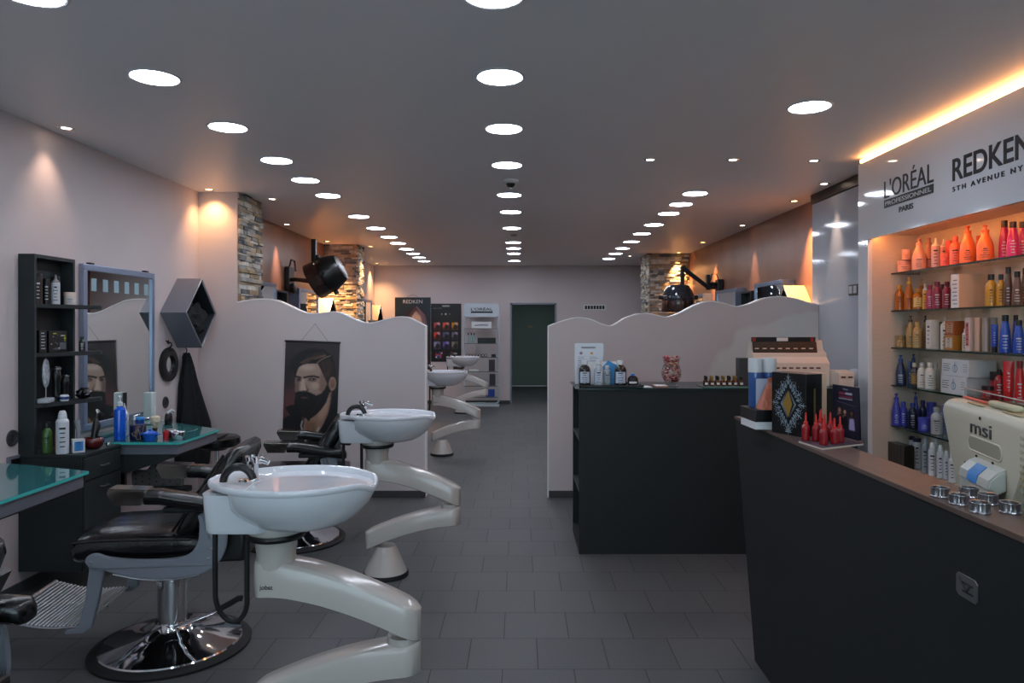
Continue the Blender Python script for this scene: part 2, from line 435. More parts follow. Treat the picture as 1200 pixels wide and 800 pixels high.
# right partition: plaster colour with a paler oval patch, noisy outline
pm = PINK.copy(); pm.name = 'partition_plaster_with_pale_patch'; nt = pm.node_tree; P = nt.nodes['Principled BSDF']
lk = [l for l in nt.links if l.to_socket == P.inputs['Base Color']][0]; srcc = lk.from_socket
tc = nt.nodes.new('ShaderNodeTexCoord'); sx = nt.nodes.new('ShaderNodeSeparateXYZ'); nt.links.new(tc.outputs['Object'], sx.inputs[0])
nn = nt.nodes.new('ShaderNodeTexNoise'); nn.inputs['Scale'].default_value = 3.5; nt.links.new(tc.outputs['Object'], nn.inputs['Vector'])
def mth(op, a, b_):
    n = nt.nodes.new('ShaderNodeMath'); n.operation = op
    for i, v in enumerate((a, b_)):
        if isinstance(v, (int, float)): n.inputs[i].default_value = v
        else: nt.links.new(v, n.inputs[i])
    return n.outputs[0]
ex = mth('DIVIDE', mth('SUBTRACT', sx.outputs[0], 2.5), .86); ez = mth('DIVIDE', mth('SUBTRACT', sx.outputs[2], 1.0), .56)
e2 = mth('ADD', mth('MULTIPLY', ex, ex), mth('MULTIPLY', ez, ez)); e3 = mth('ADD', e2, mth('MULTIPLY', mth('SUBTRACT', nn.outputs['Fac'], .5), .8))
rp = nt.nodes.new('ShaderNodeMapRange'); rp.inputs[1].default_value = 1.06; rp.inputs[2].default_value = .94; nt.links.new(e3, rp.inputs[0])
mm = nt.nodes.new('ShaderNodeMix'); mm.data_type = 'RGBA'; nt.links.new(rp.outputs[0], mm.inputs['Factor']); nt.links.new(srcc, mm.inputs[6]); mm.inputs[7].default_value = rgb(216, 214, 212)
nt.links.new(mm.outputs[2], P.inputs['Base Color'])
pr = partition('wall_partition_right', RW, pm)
# baseboards
BBM = MATS['baseboard_grey']
for nm, a in (('baseboard_back', (XL, DX0-.02, YB-.012, YB, 0, .06)), ('baseboard_back_right', (DX1+.02, XR, YB-.012, YB, 0, .06)), ('baseboard_left', (XL, XL+.012, YF, YP, 0, .06)), ('baseboard_left_rear', (XL, XL+.012, 6.6, 9.95, 0, .06))):
    struct(B().bx(BBM, *a, .002).obj(nm))

# glossy sliding panel on the right wall with its black ceiling track
sp = thing('sliding_panel', 'tall glossy pale grey wall panel right of the right partition, lights mirrored in it', 'panel', (2.53, 5.5, 0))
B().bx(GLOSSW, 0, .04, -.60, .70, .012, 2.50, .003).obj('panel_sheet', sp)
B().bx(BLACK, -.005, .06, -.60, .72, 2.505, H-.001).obj('track', sp)
sw = thing('light_switch', 'small double light switch on the glossy grey panel', 'switch', (2.529, 5.42, 1.725))
b = B(); b.bx(mat('switch_frame', (60, 62, 66), .3), -.008, 0, -.08, .08, -.042, .042, .003); b.obj('frame', sw)
for y in (-.036, .036): B().bx(mat('switch_rocker', (190, 192, 195), .25), -.013, -.008, y-.026, y+.026, -.028, .028, .002).obj('rocker', sw)

# ---------------------------------------------------------------- ceiling lights
DL = mat('downlight_diffuser', (255, 255, 255), .5, emit=(232, 240, 255), estr=12.0)
RING = mat('downlight_ring', (205, 205, 208), .35)
p_dl = thing('ceiling_downlight', '', 'ceiling light', (0, 0, 0), 0, 'round white downlights in three rows on the ceiling')
B().lathe(RING, [(.101, -.004), (.108, -.006), (.114, -.003), (.115, 0.0), (.101, 0)], n=48).obj('trim_ring', p_dl)
B().lathe(DL, [(0, -.004), (.101, -.004), (.101, -.001), (0, -.001)], n=48).obj('diffuser', p_dl)
rows = {'left': (-1.665, [2.44, 3.27, 4.09, 4.91, 5.57, 6.23, 7.42, 8.30, 9.12, 9.80, 10.55, 11.2, 11.85, 12.5]),
        'centre': (-.09, [2.45, 3.265, 4.12, 5.05, 6.20, 7.12, 8.30, 9.72, 10.45, 11.2, 12.45]),
        'right': (1.50, [3.71, 6.13, 6.67, 7.22, 8.02, 8.80, 9.63, 10.45, 11.2, 12.05])}
first = True
ordn = ['nearest', 'second', 'third', 'fourth', 'fifth', 'sixth', 'seventh', 'eighth', 'ninth', 'tenth', 'eleventh', 'twelfth', 'thirteenth', 'farthest']
for rn, (x, ys) in rows.items():
    for i, y in enumerate(ys):
        o = p_dl if first else dup(p_dl, (0, 0, 0)); first = False
        o.location = (x, y, H)
        w = 'farthest' if i == len(ys)-1 else ordn[i]
        o['label'] = '%s round white downlight from the camera in the %s ceiling row' % (w, rn)
    # the same rows run on behind the camera
for x in (-1.665, -.09, 1.5):
    for y in (1.4, .2, -1.1):
        o = dup(p_dl, (x, y, H)); o['label'] = 'round white downlight behind the camera at x %s y %s' % (('left', 'centre', 'right')[(x > -1)+(x > 1)], ('near', 'middle', 'back')[(y < 1)+(y < 0)])
pd = dup(p_dl, (.3, 15.6, 2.3)); pd2 = dup(p_dl, (.25, 14.3, 2.3)); pd2['label'] = 'added unseen downlight brightening the passage behind the rear doorway'; pd['label'] = 'round downlight in the passage behind the rear doorway'  # second passage lamp is added out of view to brighten the doorway

def spot(x, y, z, label, warm, power, aim=(0, 0), size=78):
    t = thing('recessed_spotlight', label, 'ceiling light', (x, y, z), 0, 'small warm recessed spotlights')
    B().lathe(CHROME, [(.026, -.002), (.036, -.005), (.043, -.002), (.044, 0), (.026, 0)], n=28).obj('trim_ring', t)
    e = {1: ((255, 190, 120), 'orange'), 0: ((255, 225, 200), 'pinkish')}[warm]
    B().lathe(mat('spot_lamp_'+e[1], (255, 220, 190), .5, emit=e[0], estr=5.0 if power > 0 else 1.6), [(0, -.001), (.026, -.0015), (.026, -.0005), (0, -.0005)], n=20).obj('lamp', t)
    if power > 0:
        l = bpy.data.lights.new('spot_beam', 'SPOT'); l.energy = power*(1.05 if warm else .32); l.spot_size = R(size); l.spot_blend = 1.0; l.shadow_soft_size = .02
        l.color = (1, .50, .20) if warm else (1, .66, .48)
        o = bpy.data.objects.new('spot_beam', l); COL.objects.link(o); o.parent = t; o.location = (0, 0, -.012)
        d = Vector((aim[0], aim[1], -1)); o.rotation_euler = d.to_track_quat('-Z', 'Y').to_euler()
    return t
PW = 13
spot(-2.60, 4.11, H, 'small recessed spotlight over the left wall, nearest the camera on that side', 0, 9, (-.10, 0))
spot(-2.58, 5.95, H, 'small orange spotlight at the corner before the left pink pillar front', 1, PW*.42, (0, .18), 110)
spot(-2.21, 6.40, H, 'small recessed spotlight just right of the near left stone pillar', 0, 3, (0, 0))
spot(-2.60, 8.00, H, 'small recessed spotlight over the brown wall behind the left partition', 0, 60, (-.12, 0), 42)
spot(-2.58, 9.60, H, 'small orange spotlight beside the rear left stone pillar front', 1, PW*9, (0, .16), 70)
spot(-2.12, 10.2, H, 'small orange spotlight lighting the side of the rear left stone pillar', 1, PW*4, (-.08, 0), 60)
spot(-2.58, 12.95, H, 'small orange spotlight in the far left corner by the back wall', 1, PW*1.7, (0, .25), 95)
spot(.89, 4.89, H, 'small dim spotlight, leftmost of three across the right ceiling', 0, 0)
spot(1.455, 4.89, H, 'small dim spotlight, middle of three across the right ceiling', 0, 0)
spot(2.02, 4.92, H, 'small dim spotlight, rightmost of three across the right ceiling', 0, 0)
spot(2.43, 5.72, H, 'small recessed spotlight beside the black ceiling track', 0, 40, (.08, 0), 40)
spot(2.49, 6.50, H, 'small orange spotlight over the brown right wall next to the glossy panel', 1, PW*5, (.10, -.03), 60)
spot(2.51, 8.08, H, 'second small spotlight along the brown right wall', 0, 50, (.12, 0), 42)
spot(2.48, 9.70, H, 'third small orange spotlight along the brown right wall', 1, PW*5, (.14, 0), 44)
spot(2.46, 11.08, H, 'small orange spotlight at the front of the right stone pillar', 1, PW*7, (.04, .10), 60)
spot(1.78, 11.6, H, 'small dim spotlight left of the right stone pillar', 0, 0)
spot(1.36, 2.10, H, 'small amber spotlight at the top edge of the ceiling above the desk', 1, 0)
# security camera dome
dc = thing('security_camera', 'small white dome camera on the ceiling in the centre light row', 'camera', (-.07, 5.57, H))
B().lathe(WHITE, [(0, -.028), (.04, -.028), (.058, -.018), (.062, 0), (0, 0)], n=36).obj('housing', dc)
B().lathe(mat('smoked_dome', (20, 20, 24), .08), [(0, -.062), (.014, -.06), (.028, -.05), (.036, -.034), (.036, -.026)], n=28).obj('dome', dc)
sm = B().lathe(mat('detector_white', (170, 170, 172), .5), [(0, -.02), (.03, -.02), (.04, -.012), (.042, 0), (0, 0)], n=28).obj('smoke_detector')
tag(sm, 'small pale round smoke detector on the ceiling near the back', 'detector', loc=(-.075, 8.9, H))
vg = thing('air_vent', 'white slatted air vent on the back wall right of the doorway', 'vent', (1.405, YB, 1.80))
b = B(); b.bx(WHITE, -.21, .21, -.012, 0, -.052, .052, .002); b.obj('frame', vg)
for i in range(7): B().bx(mat('vent_slot', (40, 40, 42), .7), -.185+i*.054, -.185+i*.054+.042, -.015, -.011, -.032, .032).obj('slot', vg)
# ================================================================ WASH BASINS
def egg(s=1.0, ox=0.0, n=56, tip=1.0):
    # rim outline: deck end at the left, bowl swelling, soft pointed tip at the right
    out = []
    for k in range(n):
        a = 2*PI*k/n; c, d = math.cos(a), math.sin(a)
        if c >= 0: x = .07+.268*c**.92; w = .214*(1-.26*c*c)
        else: x = .07+.285*c; w = .214-.084*min(1, (-c)/.8)**1.3
        if c < 0:   # squarer end
            e = .62; x = .07-.285*abs(c)**e; y = w*math.copysign(abs(d)**.75, d)
        else: y = w*d
        out.append((x, y))
    return out
def make_basin():
    t = thing('wash_basin', 'white shampoo basin on a double curved arm, nearest, beside the front barber chair', 'wash basin', (0, 0, 0), 0, 'shampoo basins on jointed arms')
    ox, oy = -.05, .10   # bowl column relative to the foot
    zr = .945
    E = egg()
    def ring(sc_, z, cx=0.0, cy=0.0, dz=None):
        return [(ox+cx+(x-cx)*sc_, oy+(y-cy)*sc_+cy, z+(dz(x, y) if dz else 0)) for x, y in E]
    spout = lambda x, y: -.026*max(0, (x-.24)/.10)*max(0, 1-abs(y+.03)/.07)   # neck recess at the tip
    b = B()
    # rim lip + inner basin: deck stays shallow on the left
    bc = .10
    def inner(f, z):
        pts = []
        for x, y in E:
            lim = -.055
            xx = bc+(x-bc)*f; yy = y*f
            if xx < lim: xx = lim+(xx-lim)*.10
            pts.append((ox+xx, oy+yy, z))
        return pts
    rings = [ring(.985, zr-.022, dz=spout), ring(1.0, zr-.018, dz=spout), ring(1.004, zr-.010, dz=spout), ring(1.0, zr-.003, dz=spout), ring(.990, zr, dz=spout), ring(.972, zr-.001, dz=spout), ring(.962, zr-.006, dz=spout)]
    rings += [inner(.945, zr-.016), inner(.92, zr-.030), inner(.87, zr-.058), inner(.77, zr-.092), inner(.60, zr-.115), inner(.35, zr-.132), inner(.06, zr-.138)]
    b.loft(CERAM, rings, cap0=False, cap1=True)
    # outer bowl
    def outer(f, z, lim=-.10):
        pts = []
        for x, y in E:
            xx = .09+(x-.09)*f; yy = y*f
            if xx < lim: xx = lim+(xx-lim)*.12
            pts.append((ox+xx, oy+yy, z))
        return pts
    prof = [(.988, -.019), (.975, -.035), (.955, -.05), (.90, -.078), (.80, -.105), (.66, -.135), (.50, -.155), (.33, -.166), (.1, -.168)]
    b.loft(CERAM, [outer(f, zr+z) for f, z in prof], cap0=True, cap1=True)
    b.obj('bowl', t, angle=60)
    # deck block under the tap end
    k = B(); dk = []
    for z, g in ((zr-.034, .96), (zr-.05, .95), (zr-.150, .90), (zr-.160, .86)):
        r_ = []
        for i in range(32):
            a = 2*PI*i/32; c, d = math.cos(a), math.sin(a)
            r_.append((ox-.10+.118*math.copysign(abs(c)**.35, c)*g*.98, oy+.128*math.copysign(abs(d)**.4, d)*g, z))
        dk.append(r_)
    k.loft(CERAM, dk); k.obj('tap_deck', t, angle=50)
    # mixer tap: black arched spout, chrome body and hand spray
    m = B(); arch = [(ox-.165+.050*(1-math.cos(a)), oy-.03, zr-.012+.052*math.sin(a)) for a in [PI*i/14*.93 for i in range(15)]]
    m.tube(BLACK, arch, .013, 12); m.obj('tap_handle', t)
    m = B(); m.lathe(CHROME, [(0, 0), (.016, 0), (.018, .008), (.014, .016), (0, .018)], (ox-.105, oy-.01, zr-.020), 20)
    for i in range(6):
        a = i*PI/3; m.cyl(CHROME, (ox-.085+.018*math.cos(a), oy+.03+.018*math.sin(a), zr+.04), (ox-.085+.024*math.cos(a), oy+.03+.024*math.sin(a), zr+.066), .007, 8)
    m.cyl(CHROME, (ox-.085, oy+.03, zr-.02), (ox-.085, oy+.03, zr+.05), .014, 16)
    m.lathe(CHROME, [(0, .0), (.026, 0), (.026, .01), (0, .016)], (ox-.085, oy+.03, zr+.040), 18)
    m.tube(CHROME, [(ox-.085, oy+.03, zr+.05), (ox-.06, oy+.03, zr+.052), (ox-.035, oy+.028, zr+.042)], [.011, .01, .008], 10)
    m.obj('mixer_tap', t)
    m = B(); m.lathe(CHROME, [(0, 0), (.022, 0), (.024, .004), (.016, .006), (0, .006)], (ox+.09, oy, zr-.139), 20); m.obj('drain', t)
    # hose loop
    hp = []
    for i in range(25):
        a = PI*i/24; hp.append((ox-.135-.052*math.cos(a), oy-.04+.02*math.sin(a), .56-.09*math.sin(a)))
    hp = [(ox-.187, oy-.04, .80), (ox-.188, oy-.04, .68)]+hp+[(ox-.083, oy-.04, .68), (ox-.083, oy-.04, .80)]
    m = B(); m.tube(RUBB, hp, .0085, 10); m.obj('hose', t)
    # collar and column
    m = B(); m.lathe(ARMW, [(0, .80), (.086, .80), (.092, .775), (.088, .765), (0, .765)], (ox, oy, 0), 36); m.obj('bowl_flange', t)
    m = B(); m.lathe(BLACK, [(0, .766), (.093, .766), (.097, .757), (.093, .747), (0, .747)], (ox, oy, 0), 40); m.obj('black_collar', t)
    m = B(); m.lathe(ARMW, [(0, .748), (.072, .748), (.064, .70), (.064, .655), (0, .655)], (ox, oy, 0), 36); m.obj('column', t)
    # arms
    def arm(pts, wide, thick, endr, endl=.03):
        rings = []
        for i, (x, zt) in enumerate(pts):
            a = pts[max(i-1, 0)]; d = pts[min(i+1, len(pts)-1)]
            w = wide; th = thick(i/(len(pts)-1))
            u = min(x-pts[0][0], pts[-1][0]-x)
            endq = endl if x-pts[0][0] < pts[-1][0]-x else endr
            if u < endq: w = wide*math.sqrt(max(.02, 1-((endq-u)/endq)**2))
            h = w/2; r_ = .012
            rings.append([(x, oy-h, zt-th+.004), (x, oy-h, zt-.016), (x, oy-h+min(r_, h*.5)*.4, zt-.005), (x, oy-h+min(r_, h*.5), zt), (x, oy+h-min(r_, h*.5), zt), (x, oy+h-min(r_, h*.5)*.4, zt-.005), (x, oy+h, zt-.016), (x, oy+h, zt-th+.004), (x, oy+h-min(r_, h*.5)*.5, zt-th), (x, oy-h+min(r_, h*.5)*.5, zt-th)])
        bb = B(); bb.loft(ARMW, rings); return bb
    def curve(k, up):
        pts = []; N = 40; x0, x1 = ox-.068, ox+.485
        for i in range(N+1):
            s_ = i/N; s2 = s_
            if i < 8: s2 = s_*s_*5 if False else s_
            x = x0+(x1-x0)*s_
            if up: z = .675-.165*(max(0, (s_-.12)/.88))**1.55 if s_ > .12 else .675
            else: z = .402-.148*((1-s_))**1.75
            pts.append((x, z))
        # denser ends for the rounding
        def at(s_):
            x = x0+(x1-x0)*s_
            z = (.675-.165*(max(0, (s_-.12)/.88))**1.55) if up else (.402-.148*((1-s_))**1.75)
            return (x, z)
        e = [0, .002, .006, .012, .022, .036, .055, .08, .11]
        return [at(s_) for s_ in e+[.15+.7*i/22 for i in range(23)]+[1-v for v in reversed(e)]]
    arm(curve(0, True), .118, lambda s_: .118-.012*s_, .058).obj('upper_arm', t, angle=50)
    arm(curve(0, False), .118, lambda s_: .098+.006*s_, .058).obj('lower_arm', t, angle=50)
    m = B(); m.cyl(ARMW, (ox+.425, oy, .39), (ox+.425, oy, .42), .052, 28); m.obj('arm_joint', t)
    me = text_mesh('jobst', .02, INK, width=.042)
    place_text('maker_name', me, t, (ox-.034, oy-.0598, .585), (1, 0, 0), (0, 0, 1))
    # conical foot
    m = B(); m.lathe(ARMW, [(0, .175), (.055, .175), (.062, .165), (.118, .04), (.124, .024), (0, .024)], (0, oy, 0), 44); m.obj('foot', t)
    m = B(); m.lathe(RUBB, [(0, 0), (.130, 0), (.131, .016), (.126, .026), (0, .026)], (0, oy, 0), 44); m.obj('foot_ring', t)
    return t
ws = make_basin(); ws.location = (-.765, 2.30, 0)
dup(ws, (-.78, 4.08, 0), 0, 'white shampoo basin on a curved arm beside the second barber chair, before the left partition')
dup(ws, (-.875, 7.98, 0), 0, 'shampoo basin seen just past the end of the left partition')
dup(ws, (-.96, 11.85, 0), 0, 'farthest and smallest shampoo basin, in front of the white display rack')

# ================================================================ BARBER CHAIRS
def make_chair(lift=0.0):
    t = thing('barber_chair', 'black leather barber chair with chrome disc base, nearest complete one, behind the front basin', 'barber chair', (0, 0, 0), 0, 'black barber chairs')
    b = B(); b.lathe(RUBB, [(0, 0), (.335, 0), (.338, .012), (.325, .024), (.30, .026), (0, .02)], n=64); b.obj('base_ring', t)
    b = B(); b.lathe(CHROME, [(.30, .024), (.295, .032), (.22, .046), (.14, .062), (.09, .085), (.075, .105), (.07, .12), (0, .12)], n=64); b.obj('chrome_base', t)
    b = B(); b.cyl(CHROME, (0, 0, .10), (0, 0, .30), .062, 36); b.cyl(CHROME, (0, 0, .295), (0, 0, .31), .066, 36)
    b.cyl(STEEL, (0, 0, .30), (0, 0, .44+lift), .044, 30); b.obj('hydraulic_column', t)
    lv = B(); lv.tube(CHROME, [(.03, -.06, .11), (.10, -.09, .14), (.22, -.13, .195), (.27, -.145, .225)], .008, 10)
    pl_ = lv.obj('pump_lever', t)
    b = B(); b.tube(RUBB, [(.25, -.138, .213), (.30, -.155, .243), (.33, -.16, .262), (.345, -.162, .262)], .013, 10); b.obj('lever_grip', pl_)
    L = lift
    # seat cushion with crowned top
    b = B(); xs = [-.33, -.325, -.30, -.24, -.12, 0, .10, .17, .19]; tops = [.535, .556, .566, .570, .572, .570, .566, .562, .55]; bots = [.47, .460, .457, .46, .46, .46, .46, .46, .47]
    rings = []
    for x, zt, zb in zip(xs, tops, bots):
        h = .225 if x > -.325 else .215; r_ = []
        zt += L; zb += L
        for (yy, zz) in ((-h, zb+.02), (-h-.004, (zb+zt)/2), (-h, zt-.028), (-h+.012, zt-.010), (-h+.035, zt), (-.08, zt+.006), (.08, zt+.006), (h-.035, zt), (h-.012, zt-.010), (h, zt-.028), (h+.004, (zb+zt)/2), (h, zb+.02), (h-.02, zb), (-h+.02, zb)):
            r_.append((x, yy, zz))
        rings.append(r_)
    b.loft(LEATH, rings); seat = b.obj('seat', t, angle=60)
    b = B(); b.tube(LEATH, [(-.332, -.20, .535+L), (-.332, .20, .535+L)], .006, 8)
    for s in (-1, 1): b.tube(LEATH, [(-.325, s*.222, .543+L), (-.20, s*.226, .552+L), (.15, s*.226, .546+L)], .005, 8)
    b.obj('piping', seat)
    b = B(); b.bx(BLACK, -.26, .16, -.20, .20, .425+L, .462+L, .008); b.bx(BLACK, -.08, .08, -.22, .22, .405+L, .43+L, .004); b.obj('seat_pan', t)
    # side castings
    pf = smooth([(-.235, .455), (-.25, .478), (-.24, .502), (-.205, .508), (-.16, .492), (-.05, .478), (.10, .478), (.165, .50), (.195, .55), (.20, .62), (.20, .66), (.285, .66), (.305, .60), (.305, .52), (.275, .455), (.21, .412), (.09, .395), (-.03, .400), (-.14, .428), (-.20, .45), (-.235, .455)], 4)[:-1]
    for s in (-1, 1):
        y0 = s*.245; y1 = s*.272
        b = B(); b.prism(GREYC, [(x, z+L) for x, z in pf], min(y0, y1), max(y0, y1), 'y', .004)
        side = b.obj('side_casting', t)
        b = B(); yo = s*.2735
        b.bx(STEEL, -.20, .24, min(yo, yo-s*.002), max(yo, yo-s*.002)+.0, .446+L, .450+L)
        b.tube(STEEL, [(x, yo, z+L) for x, z in smooth([(-.14, .425), (-.03, .399), (.09, .393), (.20, .408)], 6)], .003, 8)
        b.obj('trim_line', side)
        b = B()
        for x, z in ((-.225, .478), (.25, .515), (.235, .475)): b.lathe(STEEL, [(0, 0), (.006, 0), (.006, .002), (0, .004)], (x, s*.272, z+L), 10, rot=Matrix.Rotation(s*-PI/2, 4, 'X') if s < 0 else Matrix.Rotation(-PI/2, 4, 'X'))
        b.obj('screws', side)
    # arm rests
    for s in (-1, 1):
        y = s*.265
        b = B(); A = [(-.01, .742), (.05, .740), (.14, .722), (.26, .700), (.345, .690), (.36, .682)]
        rings = []
        for i, (x, z) in enumerate(A):
            w = .042 if i < len(A)-1 else .03; hh = .032 if i < len(A)-1 else .02
            rings.append([(x, y+w*math.copysign(abs(math.cos(a))**.6, math.cos(a)), z+L+hh*math.copysign(abs(math.sin(a))**.6, math.sin(a))) for a in [2*PI*k/16 for k in range(16)]])
        b.loft(LEATH, rings)
        b.bx(BLACK, .06, .30, y-.026, y+.026, .672+L, .70+L, .008)
        b.tube(LEATH, [(x, y-s*-.043, z+L+.006) for x, z in A[:-1]], .003, 6)
        ar = b.obj('armrest', t, angle=50)
        b = B(); b.prism(mat('polished_cap_steel', (158, 148, 140), .12, metal=1.0), [(-.125, .715+L), (-.152, .765+L), (-.145, .785+L), (.0, .776+L), (.004, .765+L), (-.02, .712+L)], y-.045, y+.045, 'y', .006)
        b.obj('armrest_cap', ar, 'polished metal cap on the front of the armrest')
        b = B(); b.tube(GREYC, [(.22, y, .66+L), (.235, y, .63+L), (.25, y-s*.0, .56+L)], .016, 10); b.obj('armrest_post', t)
    # back rest, leaning
    ca, sa = math.cos(R(33)), math.sin(R(33))
    def bk(s_, d): return (.055+s_*1.12*sa+d*ca, .545+L+s_*1.12*ca-d*sa)   # s along the back, d towards the rear
    rings = []
    for s_, w, d0, d1 in ((0, .19, .012, .075), (.02, .205, 0, .085), (.10, .215, -.012, .092), (.22, .218, -.006, .092), (.33, .212, -.012, .088), (.385, .20, -.004, .078), (.41, .18, .016, .058)):
        r_ = []
        for k in range(20):
            a = 2*PI*k/20; c, d = math.cos(a), math.sin(a)
            yy = w*math.copysign(abs(c)**.35, c); dd = (d0+d1)/2+(d1-d0)/2*math.copysign(abs(d)**.5, d)
            x, z = bk(s_, dd); r_.append((x, yy, z))
        rings.append(r_)
    b = B(); b.loft(LEATH, rings); back = b.obj('backrest', t, angle=60)
    b = B()
    for s in (-1, 1):
        b.tube(LEATH, [bk(q_, -.004)[:1]+(s*w,)+bk(q_, -.004)[1:] for q_, w in ((.03, .203), (.12, .214), (.25, .214), (.37, .198))], .006, 8)
    b.obj('piping', back)
    b = B(); sh = []
    for s_, w in ((-.06, .16), (-.04, .185), (.10, .20), (.30, .20), (.36, .18)):
        x0, z0 = bk(s_, .09); x1, z1 = bk(s_, .106)
        sh.append([(x0, -w, z0), (x1, -w, z1), (x1, w, z1), (x0, w, z0)])
    b.loft(BLACK, sh); b.obj('back_shell', t)
    b = B(); b.bx(BLACK, .17, .36, -.19, .19, .43+L, .56+L, .012); b.obj('rear_box', t, 'dark grey box behind the seat')
    # foot rest
    for s in (-1, 1):
        b = B(); y = s*.235
        b.prism(GREYC, [(x, z+L*.6) for x, z in ((-.255, .47), (-.245, .44), (-.262, .30), (-.285, .215), (-.30, .196), (-.34, .186), (-.34, .176), (-.27, .176), (-.235, .20), (-.21, .30), (-.185, .44), (-.19, .478))], y-.012, y+.012, 'y', .003)
        b.obj('footrest_arm', t)
    b = B(); N = 21
    prof = [(-.60+.33*i/N, .245-.055*math.sin(PI*.5*min(1, i/N*1.4))+.012*(i/N)) for i in range(N+1)]
    for i in range(N):
        x, z = prof[i]; dx = prof[i+1][0]-x; dz = prof[i+1][1]-z
        b.box(mat('foot_plate_metal', (216, 217, 220), .35, metal=.2), (x+dx/2, 0, z+dz/2+L*.6), (.0075, .44, .010), .0015, 1, Matrix.Rotation(-math.atan2(dz, dx), 4, 'Y'))
    for yy in (-.218, 0, .218):
        b.tube(STEEL, [(x, yy, z+L*.6-.006) for x, z in prof], .006, 8)
    b.tube(STEEL, [(-.60, -.22, .243+L*.6), (-.60, .22, .243+L*.6)], .008, 8)
    b.obj('foot_plate', t, 'ribbed polished metal foot plate')
    return t
ch = make_chair(0.0); ch.location = (-1.575, 3.25, 0); ch.rotation_euler = (0, 0, R(7))
ch2 = make_chair(-.07); ch2.location = (-1.53, 4.87, 0); ch2.rotation_euler = (0, 0, R(10)); ch2['label'] = 'black leather barber chair farther back, under the poster of the bearded man'
for m_ in list(ch2.children): pass
dup(ch, (-1.65, 1.63, 0), R(4), 'black barber chair cut off by the bottom left corner of the frame')
# rolling stool by the partition
st = thing('stool', 'round black padded stool against the left partition', 'stool', (-2.33, 5.52, 0))
b = B(); b.lathe(LEATH, [(0, .525), (.15, .525), (.168, .535), (.172, .56), (.168, .592), (.15, .604), (0, .608)], n=40); b.obj('seat', st)
b = B(); b.lathe(BLACK, [(0, .50), (.07, .50), (.10, .525), (0, .525)], n=24); b.cyl(CHROME, (0, 0, .12), (0, 0, .51), .018, 18); b.obj('column', st)
for i in range(5):
    a = 2*PI*i/5+.3; c, s = math.cos(a), math.sin(a)
    b = B(); b.tube(BLACK, [(0, 0, .13), (.10*c, .10*s, .11), (.23*c, .23*s, .062)], [.018, .015, .011], 10); lg = b.obj('leg', st)
    w = B(); w.lathe(BLACK, [(0, -.011), (.02, -.011), (.026, -.006), (.026, .006), (.02, .011), (0, .011)], (.232*c, .232*s, .0265), 20, rot=Matrix.Rotation(a, 4, 'Z') @ Matrix.Rotation(PI/2, 4, 'X')); w.tube(BLACK, [(.23*c, .23*s, .062), (.232*c, .232*s, .03)], .006, 8); w.obj('castor', lg)

# ================================================================ STYLING STATIONS, LEFT WALL
def shelf_unit(loc, label, rz=0.0, lower=True):
    # local x away from the wall, y along it (0 = near side)
    t = thing('shelf_unit', label, 'shelf unit', loc, rz, 'dark wall shelf units')
    b = B(); W = .357; D = .088; z0, z1 = (.75 if lower else 1.0), 1.843
    b.bx(DARKC, 0, .012, .0, W, z0, z1); b.bx(DARKC, .012, D, 0, .018, z0, z1, .001); b.bx(DARKC, .012, D, W-.018, W, z0, z1, .001); b.bx(DARKC, .012, D, .018, W-.018, z1-.02, z1, .001)
    b.obj('carcass', t)
    for z in (1.572, 1.302, 1.024) if lower else (1.572, 1.302):
        b = B(); b.prism(DARKC, [(.013, .019), (D-.004, .019), (D+.035, .10), (D+.125, W+.045), (D+.10, W+.10), (D+.01, W+.03), (D-.005, W-.019), (.013, W-.019)], z-.022, z, 'z', .002); b.obj('shelf', t)
    if lower:
        b = B(); b.bx(DARKC, 0, .345, 0, W, .118, .735, .003); b.obj('cabinet', t)
        b = B(); b.prism(DARKC, [(0, -.004), (.355, -.004), (.355, W+.004), (0, W+.004)], .736, .752, 'z', .002); b.obj('cabinet_top', t)
        for za, zb in ((.607, .728), (.125, .600)):
            b = B(); b.bx(DARKC, .346, .361, .004, W-.004, za, zb, .002); d = b.obj('drawer' if zb > .7 else 'cabinet_door', t)
            b = B(); zc = (za+zb)/2 if zb > .7 else zb-.05
            b.tube(STEEL, [(.361, W/2-.03, zc), (.378, W/2-.028, zc), (.378, W/2+.028, zc), (.361, W/2+.03, zc)], .004, 8); b.obj('handle', d)
    return t
XW = XL+.001
shelf_unit((XW, 3.886, 0), 'tall dark wall shelf with a drawer cabinet below, left of the framed mirror')
def mirror(loc, W, z0, z1, depth, label, rz=0.0, squares=True, name='wall_mirror'):
    t = thing(name, label, 'mirror', loc, rz, 'grey framed wall mirrors')
    fw_ = .040
    for nm, a in (('frame_rail', (0, depth, 0, W, z1-fw_, z1)), ('frame_rail', (0, depth, 0, W, z0, z0+fw_)), ('frame_stile', (0, depth, 0, fw_, z0+fw_, z1-fw_)), ('frame_stile', (0, depth, W-fw_, W, z0+fw_, z1-fw_))):
        b = B(); b.bx(SILV, *a, .004); b.obj(nm, t)
    b = B(); b.bx(MIRR, 0, depth-.012, fw_, W-fw_, z0+fw_, z1-fw_); g = b.obj('mirror_pane', t)
    if squares:
        fr = mat('sandblasted_mirror', (150, 180, 190), .6)
        n = 6
        for i in range(n):
            y = fw_+.02+(W-2*fw_-.02)*(i+.5)/n
            b = B(); b.bx(fr, depth-.0125, depth-.0115, y-.028, y+.028, z1-.165, z1-.085); b.obj('frosted_square', g)
    if depth < .08:
        for y in (W*.11, W*.88):
            b = B(); b.bx(BLACK, .0, .03, y-.02, y+.02, z1, z1+.012, .002); b.obj('clip', t)
    return t
mirror((XW, 4.42, 0), .86, .80, 1.837, .032, 'wide grey framed mirror with frosted squares, reflecting the bearded man poster')
